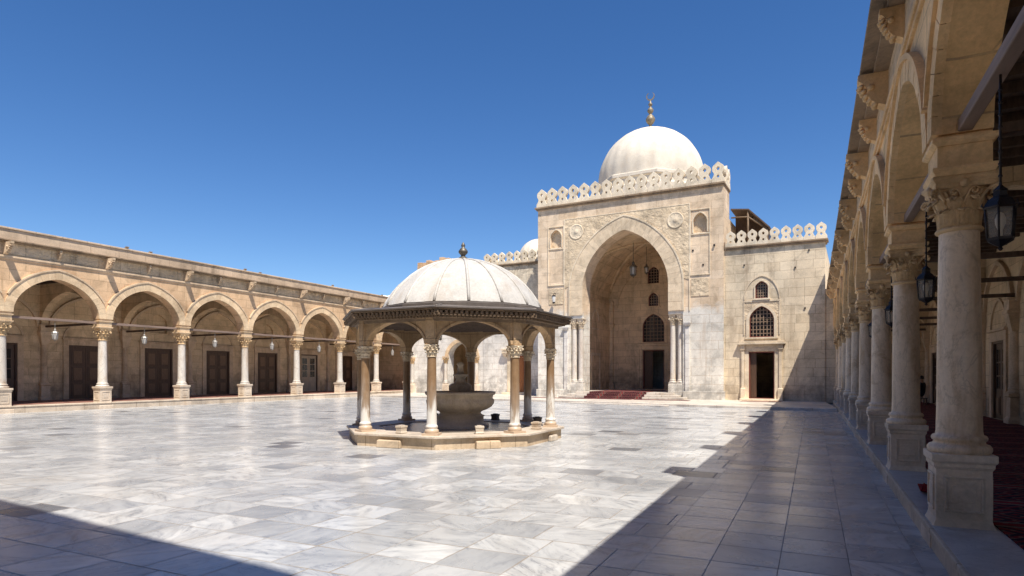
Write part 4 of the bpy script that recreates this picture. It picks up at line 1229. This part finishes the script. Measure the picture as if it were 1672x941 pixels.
# timber roof shelter behind the right wing's merlons
sh = thing('roof_shelter', 'dark timber lean-to shelter on the right wing roof beside the portal', 'shelter', HO, HR)
q = MB(); q.add([(6.1, 2.2, 11.85), (7.15, 2.2, 11.72), (8.35, 2.2, 10.5), (6.1, 6.2, 11.85), (7.15, 6.2, 11.72), (8.35, 6.2, 10.5),
                 (6.1, 2.2, 11.77), (7.13, 2.2, 11.64), (8.3, 2.2, 10.44), (6.1, 6.2, 11.77), (7.13, 6.2, 11.64), (8.3, 6.2, 10.44)],
      [(0,1,4,3), (1,2,5,4), (6,9,10,7), (7,10,11,8), (0,6,7,1), (1,7,8,2), (3,4,10,9), (4,5,11,10), (2,8,11,5)])
q.build('shelter_roof', 'ceil', sh)
q = MB()
for y in (2.3, 4.2, 6.1): q.tube([(7.1, y, 9.1), (7.1, y, 11.65)], 0.06, 6); q.tube([(8.2, y, 9.1), (8.2, y, 10.5)], 0.05, 6); q.tube([(6.12, y, 11.3), (7.1, y, 11.25), (7.9, y, 10.6)], 0.05, 6)
q.build('post', 'eave_wood', sh)
q = MB(); q.prism([(6.1, 9.0), (8.15, 9.0), (8.15, 10.5), (7.1, 11.6), (6.1, 11.72)], 4.0, 4.08); q.box(8.1, 2.3, 9.0, 8.16, 3.99, 10.4); q.build('back_panel', 'ceil', sh)

# terrace and steps in front of the hall (world coordinates)
def hl(x, y): 
    p = Matrix.Rotation(HR, 4, 'Z') @ Vector((x, y, 0)) + HO
    return (p.x, p.y)
t = MB(); t.flat_prism([(0.955, 30.6), hl(11.4, 0.4), hl(18, 1.2), hl(18, 9), hl(-20, 9), (-30, 44), (-29.5, 36.6), (-12.2, 33.5), (-6.6, 32.2), (-5.6, 31.9)], -0.04, 0.115)
t.build('terrace', 'terrace', kind='structure', bevel=0.02)
t = MB(); t.flat_prism([(-12.3, 33.35), (-12.4, 32.95), (-6.7, 31.6), (-6.6, 32.05)], -0.04, 0.058)
t.build('terrace_step', 'terrace', kind='structure', bevel=0.015)
st = MB(); st.box(-3.99, -1.25, 0.10, 3.99, 1.296, 0.24); st.build('entrance_step', 'terrace', H, bevel=0.02)
st = MB(); st.box(-3.62, -0.78, 0.243, 3.62, 1.296, 0.37); st.build('entrance_step', 'terrace', H, bevel=0.02)
st = MB(); st.box(-3.2, -0.34, 0.373, 3.2, 0.02, ZF); st.box(-2.79, 0.021, 0.373, 2.79, 1.31, ZF); st.box(-3.79, 1.312, 0.10, 3.79, yb-0.002, ZF); st.build('entrance_step', 'terrace', H, bevel=0.02)
# carpets at the entrance
rn = MB()
zz = [(-1.75, 0.122), (-1.262, 0.122), (-1.258, 0.250), (-0.792, 0.250), (-0.788, 0.380), (-0.352, 0.380), (-0.348, 0.512), (4.5, 0.512)]
for (a, za), (b, zb_) in zip(zz, zz[1:]):
    rn.add([(-2.2, a, za), (1.55, a, za), (1.55, b, zb_), (-2.2, b, zb_), (-2.2, a, za+0.012), (1.55, a, za+0.012), (1.55, b, zb_+0.012), (-2.2, b, zb_+0.012)],
           [(0,3,2,1), (4,5,6,7), (0,1,5,4), (1,2,6,5), (2,3,7,6), (3,0,4,7)])
o = rn.build('carpet', 'runner', None, HO, HR)
tag(o, 'red patterned carpet running up the entrance steps of the hall', 'carpet')
rn = MB(); rn.flat_prism([(-5.6, -2.35), (1.2, -2.35), (1.2, -1.42), (-5.6, -1.42)], 0.1165, 0.130)
tag(rn.build('carpet', 'runner', None, HO, HR), 'long red carpet lying below the entrance steps to the left', 'carpet')
rn = MB(); rn.flat_prism([(1.35, -2.30), (4.5, -2.30), (4.5, -1.45), (1.35, -1.45)], 0.1165, 0.128)
tag(rn.build('carpet', 'runner', None, HO, HR), 'short red carpet at the right foot of the entrance steps', 'carpet')
rn = MB(); rn.flat_prism([(7.2, -1.6), (9.3, -1.6), (9.3, -0.5), (7.2, -0.5)], 0.1165, 0.125)
tag(rn.build('mat', 'redtile', None, HO, HR), 'faded red mat before the open door of the right wing', 'mat')

# ------------------------------------------------------------------ other buildings beyond
sd = thing('small_dome', 'small white scalloped dome behind the left wing parapet', 'dome', (-21.3, 49.5, 0))
q = MB(); q.lathe([(1.75, 8.5), (1.75, 11.3), (1.85, 11.35), (1.85, 11.5)], 16, smooth=False); q.build('drum', 'dome', sd)
q = MB(); q.lathe([(1.7*math.cos(t), 11.5+1.75*math.sin(t)) for t in [i*PI/2/12 for i in range(12)]] + [(0.03, 13.26)], 64, fn=lambda r, z, a: r*(0.95+0.06*abs(math.cos(6*a)))); q.build('dome', 'dome', sd)
tw = thing('tower_stub', 'broken top of a stone tower beyond the pavilion dome', 'tower', (-33.3, 52.5, 0))
q = MB()
random.seed(11)
q.box(-1.5, -1.5, 0, 1.5, 1.5, 12.2)
for i in range(6):
    for j in range(6):
        x, y = -1.5+i*0.5, -1.5+j*0.5
        if 0 < i < 5 and 0 < j < 5: continue
        q.box(x+0.01, y+0.01, 12.19, x+0.49, y+0.49, 12.35+random.random()*0.35+0.05*i)
q.build('tower_wall', 'honey', tw, bevel=0.03)
sw_ = MB()
wy = lambda x: -0.71-0.108*x
for za_, zb2, e_ in ((-0.05, 11.748, 0.0), (11.75, 11.9, 0.06)):
    sw_.flat_prism([(0.9+e_, wy(0.9)+e_), (-29.7, wy(-29.7)+e_), (-29.7, wy(-29.7)-0.9-e_), (0.9+e_, wy(0.9)-0.9-e_)], za_, zb2)
tag(sw_.build('stone_wall', 'honey'), 'tall plain wall closing the near side of the courtyard', 'wall')
cl = MB()
random.seed(5)
for i in range(26):
    t_ = i/25
    cx_, cy_ = -905+215*t_ + random.uniform(-10, 10), 1000+random.uniform(-20, 20)
    rr_ = random.uniform(9, 20)*(0.6+0.8*math.sin(t_*PI))
    cz_ = 138+random.uniform(-6, 18)*math.sin(t_*PI)
    cl.lathe([(rr_*math.cos(a), cz_+rr_*0.75*math.sin(a)) for a in [(-PI/2+0.05)+(PI-0.1)*j/10 for j in range(11)]], 16, (cx_, cy_))
cl.build('cloud', 'cloud', kind='structure')

# ------------------------------------------------------------------ fountain pavilion
PC = Vector((-8.25, 13.75, 0)); PO = 0.06; DO = 0.26; PR = R(-3)
PV = thing('fountain_pavilion', 'octagonal fountain pavilion with a pale ribbed dome on eight columns', 'pavilion', PC)
def octv(r, k, off=PI/8): 
    a = off + k*PI/4
    return (r*math.cos(a), r*math.sin(a))
def octp(r): return [octv(r, k) for k in range(8)]
q = MB(); q.flat_prism(octp(2.72), -0.03, 0.235); q.build('plinth', 'plinth', PV, bevel=0.012)
q = MB(); q.flat_prism(octp(2.80), 0.238, 0.295, [octp(1.97)[::-1]]); q.build('plinth_coping', 'plinth_top', PV, bevel=0.012)
q = MB(); q.flat_prism(octp(1.969), 0.236, 0.27); q.build('plinth_paving', 'wet', PV)
RCp = 2.45; zk0, zk1 = 1.98, 2.25
q = MB()
q.sq([(0.18, 0.294), (0.18, 0.34)])
q.lathe(shaft_profile(0.108, 0.34, zk0), 28)
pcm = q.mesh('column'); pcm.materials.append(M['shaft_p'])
pk = capital_mesh('capital', 0.097, 0.138, zk1-zk0, 'hall_trim')
for k in range(8):
    x, y = octv(RCp, k, PI/8+PR)
    co = link('column', pcm, PV, (x, y, 0), PI/8+k*PI/4+PR)
    link('capital', pk, co, (0, 0, zk0))
side = 2*RCp*math.sin(PI/8); apo = RCp*math.cos(PI/8)
aw_ = side/2-0.13
q = MB()
zp0, zp1 = zk1+0.005, 2.90
pl_ = [(-side/2+0.02, zp0)] + [(-aw_, zp0)] + arch_pts(0, aw_, zp0+0.02, 0.50, 0.10, 24) + [(aw_, zp0), (side/2-0.02, zp0), (side/2-0.02, zp1), (-side/2+0.02, zp1)]
q.prism(pl_, -0.085, 0.085)
apm = q.mesh('arch_panel'); apm.materials.append(M['pav'])
q = MB(); blind_arch(q, 0, aw_+0.004, zp0+0.02, 0.504, -0.112, -0.075, 0.055, 0.10)
q.box(-side/2+0.11, -0.108, zp1-0.09, side/2-0.11, -0.075, zp1-0.01)
arm = q.mesh('arch_moulding'); arm.materials.append(M['pav'])
q = MB(); q.sq([(0.112, zp0-0.003), (0.112, zp1+0.01)])
cpm = q.mesh('corner_pier'); cpm.materials.append(M['pav'])
for k in range(8):
    a = k*PI/4+PR
    p = link('arch_panel', apm, PV, (apo*math.cos(a), apo*math.sin(a), 0), a+PI/2)
    link('arch_moulding', arm, p)
    x, y = octv(RCp, k, PI/8+PR)
    link('corner_pier', cpm, PV, (x, y, 0), PI/8+k*PI/4+PR, bevel=0.012)
# ceiling, wooden eave with carved brackets, sheet roof
q = MB(); q.flat_prism(octp(2.46), zp1+0.012, zp1+0.05)
for i in range(-6, 7): 
    yy = i*0.36; hw2 = math.sqrt(max(0.1, 2.15**2-yy*yy))
    q.box(-hw2, yy-0.05, zp1-0.08, hw2, yy+0.05, zp1+0.011)
q.build('ceiling', 'ceil', PV)
RE = 2.92
q = MB(); q.lathe([(2.46, zp1+0.052), (2.46, zp1-0.14), (2.585, zp1-0.14), (2.60, zp1-0.08), (2.64, zp1-0.07), (2.70, zp1-0.01), (2.70, zp1+0.052)], 8, smooth=False, a0=PI/8)
q.lathe([(2.45, zp1+0.055), (RE-0.05, zp1+0.072), (RE, zp1+0.080), (RE, zp1+0.105), (2.45, zp1+0.16)], 8, smooth=False, a0=PI/8)
for k in range(8):
    a = k*PI/4
    q.T = Matrix.Rotation(a, 4, 'Z')
    c8 = math.cos(PI/8); 
    for j in range(-10, 11):
        wv = (RE-0.12)*math.tan(PI/8)
        yy = j/10*wv*0.96
        q.box(2.60*c8, yy-0.03, zp1+0.005, (RE-0.03)*c8, yy+0.03, zp1+0.062)
    for row_ in range(2):
        for j in range(-13, 14):
            yy = j/13*(2.75+0.12*row_)*math.tan(PI/8)*0.95
            q.box((2.66+0.13*row_)*c8, yy-0.024, zp1-0.075+0.035*row_, (2.74+0.13*row_)*c8, yy+0.024, zp1+0.006)
q.T = Matrix.Identity(4)
q.build('eave', 'eave_wood', PV, (PO, 0, 0))
q = MB()
q.lathe([(RE-0.01, zp1+0.107), (RE+0.03, zp1+0.108), (RE+0.03, zp1+0.135), (RE, zp1+0.143), (2.2, zp1+0.245), (2.1, zp1+0.245)], 8, smooth=False, a0=PI/8, caps=False)
for k in range(8):
    x0, y0 = octv(RE+0.01, k); x1, y1 = octv(2.24, k)
    q.tube([(x0, y0, zp1+0.140), (x1, y1, zp1+0.245)], 0.022, 6)
q.build('skirt_roof', 'roof_lead', PV, (PO, 0, 0))
q = MB(); q.lathe([(2.08, 3.08), (2.08, 3.20), (2.03, 3.22), (2.03, 3.24)], 16, smooth=False, a0=PI/16)
q.build('drum', 'roof_lead', PV, (DO, 0, 0))
sag, br_ = 1.25, 2.0
Rs = (br_**2+sag**2)/(2*sag); zc_ = 3.235 + sag - Rs
def domz(r): return zc_ + math.sqrt(max(0, Rs*Rs-r*r))
q = MB(); q.lathe([(br_*math.cos(t*PI/2)**0.9 if t < 1 else 0.02, 0) for t in ()] or [(r, domz(r)) for r in [br_*math.cos(i/16*PI/2) for i in range(16)]+[0.03]], 64,
                  fn=lambda r, z, a: r)
pd = q.build('dome', 'lead', PV, (DO, 0, 0))
q = MB(); q.tube([(r, 0, domz(r)+0.004) for r in [br_*0.998, 1.9, 1.75, 1.6, 1.4, 1.2, 1.0, 0.8, 0.6, 0.4, 0.22, 0.1]], 0.036, 6)
rbm = q.mesh('rib'); rbm.materials.append(M['lead'])
q = MB(); q.lathe([(0.05, -0.03), (0.055, 0.02), (0.02, 0.06)], 8, (br_, 0))
for k in range(16):
    link('rib', rbm, pd, None, k*PI/8+PI/16)
q = MB(); zz = domz(0)
q.lathe([(0.20, zz-0.02), (0.17, zz+0.04), (0.08, zz+0.09), (0.05, zz+0.12), (0.06, zz+0.14), (0.115, zz+0.20), (0.12, zz+0.24), (0.07, zz+0.31), (0.035, zz+0.34), (0.055, zz+0.38), (0.04, zz+0.42), (0.008, zz+0.47)], 16)
q.build('finial', 'bronze', PV, (DO, 0, 0))
# basin
BS = thing('fountain_basin', 'round carved stone fountain basin standing under the pavilion', 'fountain', PC + Vector((0.12, 0.1, 0.27)))
BS.scale = (1.1, 1.1, 1.0)
q = MB()
def flute(r, z, a): 
    d = max(0.0, min(1.0, (z-0.42)/0.10))*max(0.0, min(1.0, (0.74-z)/0.06))
    return r*(1+0.085*d*abs(math.sin(9*a))-0.045*d)
q.lathe([(0.66, 0), (0.66, 0.07), (0.60, 0.10), (0.54, 0.12), (0.54, 0.26), (0.57, 0.29), (0.50, 0.32), (0.47, 0.36), (0.50, 0.40), (0.60, 0.44), (0.70, 0.51), (0.755, 0.60), (0.765, 0.68), (0.745, 0.74), (0.76, 0.75), (0.76, 0.80), (0.80, 0.82), (0.82, 0.85), (0.82, 0.90), (0.74, 0.90), (0.70, 0.80), (0.55, 0.68), (0.2, 0.64), (0.02, 0.64)], 80, fn=flute)
bw_ = q.build('bowl', 'basin', BS)
q = MB(); q.lathe([(0.16, 0.64), (0.22, 0.75), (0.27, 0.95), (0.27, 1.05), (0.22, 1.10), (0.14, 1.12), (0.10, 1.20), (0.12, 1.26), (0.17, 1.30), (0.17, 1.34), (0.08, 1.36), (0.06, 1.55), (0.09, 1.6), (0.02, 1.66)], 28)
q.build('vase', 'basin', BS)
# low stone seats round the basin; some carry painted shade in their colour
seat_lab = {5: ('stone seat painted shade-dark beside the leftmost columns of the pavilion', 1), 6: ('pale stone seat on the left front edge of the pavilion plinth', 0), 7: ('pale stone seat on the middle front edge of the pavilion plinth', 0),
            0: ('pale stone seat on the right edge of the pavilion plinth', 0), 1: ('stone seat painted shade-dark near the rightmost pavilion column', 1), 2: ('stone seat painted shade-dark behind the basin, right of its foot', 1), 3: ('stone seat painted shade-dark behind the basin, left of its foot', 1)}
q = MB(); q.sq([(0.095, 0), (0.10, 0.02), (0.085, 0.05), (0.09, 0.12), (0.10, 0.135), (0.10, 0.17)]); q.box(-0.07, -0.06, 0.168, 0.06, 0.05, 0.185)
sme = q.mesh('stone_seat'); sme.materials.append(M['plinth_top'])
sme2 = q.mesh('stone_seat'); sme2.materials.append(M['seat_shaded'])
random.seed(3)
for k in (0, 1, 2, 3, 5, 6, 7):
    a = k*PI/4; lab, dk = seat_lab[k]
    rr_ = 2.28
    o = link('stone_seat', sme, None, PC + Vector((rr_*math.cos(a), rr_*math.sin(a), 0.297)), a+random.uniform(-0.2, 0.2), bevel=0.012)
    if dk:
        o.data = sme2
    tag(o, lab, 'seat', 'stone seats round the fountain')
# loose step stones against the plinth
for (k, off, ln, hh, dp_, lab) in ((6, -0.12, 0.62, 0.17, 0.11, 'worn step block against the left front side of the pavilion plinth'), (7, 0.10, 0.56, 0.17, 0.15, 'broken edged step block against the middle front side of the plinth'), (0, 0.35, 0.42, 0.14, 0.11, 'small whitish step block against the right front side of the plinth')):
    a = k*PI/4
    q = MB(); q.sq([(ln/2, 0), (ln/2-0.01, hh*0.9), (ln/2-0.03, hh)], (0, 0), dp_/2-ln/2)
    rr_ = 2.72*math.cos(PI/8) + dp_/2 + 0.004
    p = PC + Vector((rr_*math.cos(a)-off*math.sin(a), rr_*math.sin(a)+off*math.cos(a), 0.0))
    tag(q.build('step_block', 'plinth_top' if k == 0 else 'plinth', None, p, a+PI/2, bevel=0.02), lab, 'step block')

# ------------------------------------------------------------------ lanterns
def lantern(name, label, loc, s, mats, chain, group, rz=0, n=6):
    """six sided hanging lantern; loc = its bottom, s = total height"""
    L = thing(name, label, 'lantern', loc, rz, group)
    r = s*0.21
    fr, gl = mats
    b = MB()
    b.lathe([(r*0.05, 0), (r*0.18, s*0.03), (r*0.10, s*0.06), (r*0.45, s*0.10), (r*0.82, s*0.15), (r*0.86, s*0.19)], n, smooth=False)
    for i in range(n):
        a = 2*PI*i/n
        b.tube([(r*0.80*math.cos(a), r*0.80*math.sin(a), s*0.18), (r*0.93*math.cos(a), r*0.93*math.sin(a), s*0.62)], r*0.075, 5)
        b.tube([(r*1.0*math.cos(a), r*1.0*math.sin(a), s*0.64), (r*1.14*math.cos(a), r*1.14*math.sin(a), s*0.67), (r*1.1*math.cos(a), r*1.1*math.sin(a), s*0.71)], [r*0.08, r*0.07, r*0.02], 5)
    b.build('lantern_frame', fr, L)
    b = MB(); b.lathe([(r*0.98, s*0.61), (r*1.08, s*0.64), (r*1.02, s*0.66), (r*0.80, s*0.74), (r*0.45, s*0.80), (r*0.42, s*0.87), (r*0.50, s*0.885), (r*0.26, s*0.93), (r*0.10, s*0.97), (r*0.10, s*1.0)], n, smooth=False)
    b.build('lantern_cap', fr, L)
    b = MB(); b.lathe([(r*0.76, s*0.192), (r*0.89, s*0.608)], n, smooth=False, caps=False)
    b.build('lantern_glass', gl, L)
    b = MB(); b.lathe([(r*0.12, s*0.2), (r*0.14, s*0.3), (r*0.3, s*0.40), (r*0.32, s*0.47), (r*0.18, s*0.55), (0.002, s*0.57)], 12)
    b.build('bulb', 'bulb', L)
    b = MB(); b.tube([(0, 0, s*0.99), (0, 0, s+chain)], max(0.009, s*0.018), 6)
    for i in range(int(chain/0.09)):
        z = s+0.05+i*0.09
        b.lathe([(0.004, z-0.02), (s*0.034, z), (0.004, z+0.02)], 6)
    b.build('chain', fr, L)
    return L
gl_ = 'white lanterns hanging in the left arcade'
olab = ['first', 'second', 'third', 'fourth', 'fifth', 'sixth', 'seventh']
for i, c in enumerate(LC[2:-1]):
    y = c+LB/2
    zl0 = 3.07
    lantern('lantern', f'white glass lantern hanging in the {olab[i]} left arcade arch from the near end', (LX-LP['ped'], y, zl0), 0.58, ('pewter', 'glass'), LP['tie']-0.06-zl0-0.58, gl_)
rlab = ['large black lantern nearest the camera beside the nearest right capital', 'black lantern between the two nearest right columns', 'black lantern between the second and third right columns', 'tiny black lantern between the third and fourth right columns']
for i, (y, zb_, s) in enumerate(((5.70, 2.51, 0.50), (9.05, 2.44, 0.50), (12.8, 2.42, 0.50), (16.5, 2.4, 0.50))):
    lantern('lantern', rlab[i], (RX+RP['ped'], y, zb_), s, ('iron', 'glass_dark'), RP['tie']-0.055-zb_-s, 'black lanterns hanging in the right arcade', R(12))
for (x, y, zb_, s, ch, lab) in ((-0.42, 3.2, 8.2, 1.15, 1.25, 'large glass lantern hanging left under the entrance arch vault'), (-0.15, 5.4, 8.7, 0.8, 1.2, 'dark lantern hanging in front of the upper entrance bay window')):
    px, py = hl(x, y)
    lantern('lantern', lab, (px, py, zb_), s, ('bronze', 'glass'), ch, 'lanterns hanging in the entrance bay', 0.2)
lantern('lantern', 'small lantern hanging under the ceiling of the fountain pavilion', (-8.2, 13.0, 2.42), 0.26, ('bronze', 'glass'), 0.29, 'pavilion lantern')

# ------------------------------------------------------------------ seated person far down the right arcade
def skin_body(name, V, E, Rr, root, mat, parent, sub=2):
    me = bpy.data.meshes.new(name); me.from_pydata(V, E, []); me.materials.append(M[mat])
    o = bpy.data.objects.new(name, me); COL.objects.link(o); o.parent = parent
    m = o.modifiers.new('skin', 'SKIN'); m.use_smooth_shade = True
    if not me.skin_vertices:
        bm = bmesh.new(); bm.from_mesh(me); bm.verts.layers.skin.verify(); bm.to_mesh(me); bm.free()
    for i, sv in enumerate(me.skin_vertices[0].data):
        sv.radius = (Rr[i], Rr[i]); sv.use_root = (i == root)
    s = o.modifiers.new('smooth', 'SUBSURF'); s.levels = sub; s.render_levels = sub
    return o
px_, py_ = 4.42, 33.6
pe = thing('person', 'seated person in dark clothes against the right arcade back wall', 'person', (px_, py_, 0.215), R(-115))
V = [(0, 0, 0.50), (0, 0.02, 0.72), (0, 0.03, 0.92), (0, 0.02, 1.04), (0, -0.01, 1.14), (0, -0.03, 1.24),
     (0.10, -0.02, 0.48), (0.12, -0.42, 0.48), (0.12, -0.40, 0.10), (0.12, -0.52, 0.05),
     (-0.10, -0.02, 0.48), (-0.12, -0.42, 0.48), (-0.12, -0.40, 0.10), (-0.12, -0.52, 0.05),
     (0.19, 0.03, 0.98), (0.25, -0.05, 0.72), (0.14, -0.28, 0.60), (-0.19, 0.03, 0.98), (-0.25, -0.05, 0.72), (-0.14, -0.28, 0.60)]
E = [(0,1),(1,2),(2,3),(3,4),(4,5),(0,6),(6,7),(7,8),(8,9),(0,10),(10,11),(11,12),(12,13),(2,14),(14,15),(15,16),(2,17),(17,18),(18,19)]
Rr = [0.15,0.145,0.15,0.06,0.085,0.085,0.09,0.075,0.05,0.04,0.09,0.075,0.05,0.04,0.065,0.05,0.035,0.065,0.05,0.035]
skin_body('body', V, E, Rr, 0, 'skin', pe)
V2 = [(0, 0, 0.49), (0, 0.02, 0.72), (0, 0.03, 0.93), (0, 0.025, 1.0)] + [(x*1.0, y, z) for x, y, z in V[6:9]] + V[10:13] + V[14:16] + [(0.16, -0.22, 0.62)] + V[17:19] + [(-0.16, -0.22, 0.62)]
E2 = [(0,1),(1,2),(2,3),(0,4),(4,5),(5,6),(0,7),(7,8),(8,9),(2,10),(10,11),(11,12),(2,13),(13,14),(14,15)]
R2 = [0.175,0.165,0.168,0.08,0.105,0.092,0.07,0.105,0.092,0.07,0.08,0.065,0.05,0.08,0.065,0.05]
skin_body('clothes', V2, E2, R2, 0, 'cloth_dark', pe)
q = MB(); q.lathe([(0.101, 1.19), (0.106, 1.24), (0.095, 1.30), (0.06, 1.335), (0.01, 1.345)], 16, (0, 0.0)); q.build('hair', 'hair', pe)
st_ = thing('stool', 'low dark wooden stool under the seated person', 'stool', (px_, py_, 0.215), R(-115))
q = MB(); q.box(-0.2, -0.18, 0.30, 0.2, 0.2, 0.335); q.build('seat', 'door', st_, bevel=0.01)
for sx in (-1, 1):
    for sy in (-1, 1):
        q = MB(); q.box(sx*0.16-0.02, sy*0.15-0.02, 0, sx*0.16+0.02, sy*0.15+0.02, 0.299); q.build('leg', 'door', st_)

# ------------------------------------------------------------------ light, sky, camera
sd_ = Vector((-0.393, 0.38, -1.0)).normalized()
sun = bpy.data.lights.new('sun', 'SUN'); sun.energy = 4.4; sun.angle = R(0.5); sun.color = (1.0, 0.93, 0.83)
so = bpy.data.objects.new('sun', sun); COL.objects.link(so)
so.rotation_euler = sd_.to_track_quat('-Z', 'Y').to_euler(); so.location = (20, -20, 60)
wd = bpy.data.worlds.new('World'); scene.world = wd; wd.use_nodes = True
nt = wd.node_tree
bg = nt.nodes['Background']
sky = nt.nodes.new('ShaderNodeTexSky'); sky.sky_type = 'NISHITA'; sky.sun_disc = False
sky.sun_elevation = math.asin(-sd_.z); sky.sun_rotation = math.atan2(-sd_.x, -sd_.y)
sky.altitude = 1200; sky.air_density = 1.0; sky.dust_density = 0.15; sky.ozone_density = 2.3
hsv = nt.nodes.new('ShaderNodeHueSaturation'); hsv.inputs['Saturation'].default_value = 1.27; hsv.inputs['Hue'].default_value = 0.507
nt.links.new(sky.outputs[0], hsv.inputs['Color']); nt.links.new(hsv.outputs[0], bg.inputs[0])
bg.inputs[1].default_value = 0.086

cam = bpy.data.cameras.new('camera'); co = bpy.data.objects.new('camera', cam); COL.objects.link(co)
cam.sensor_width = 36; cam.lens = 22.0
cam.shift_y = (612-470.5)/1672
cam.clip_start = 0.05; cam.clip_end = 6000
co.location = (0, 0, 1.6); co.rotation_euler = (PI/2, 0, R(25.7))
scene.camera = co
vs_ = scene.view_settings
vs_.view_transform = 'Standard'; vs_.look = 'None'; vs_.exposure = 0.74; vs_.gamma = 1.0
scene.cycles.use_denoising = True
scene.cycles.max_bounces = 10
scene.cycles.diffuse_bounces = 7
scene.cycles.sample_clamp_indirect = 12.0
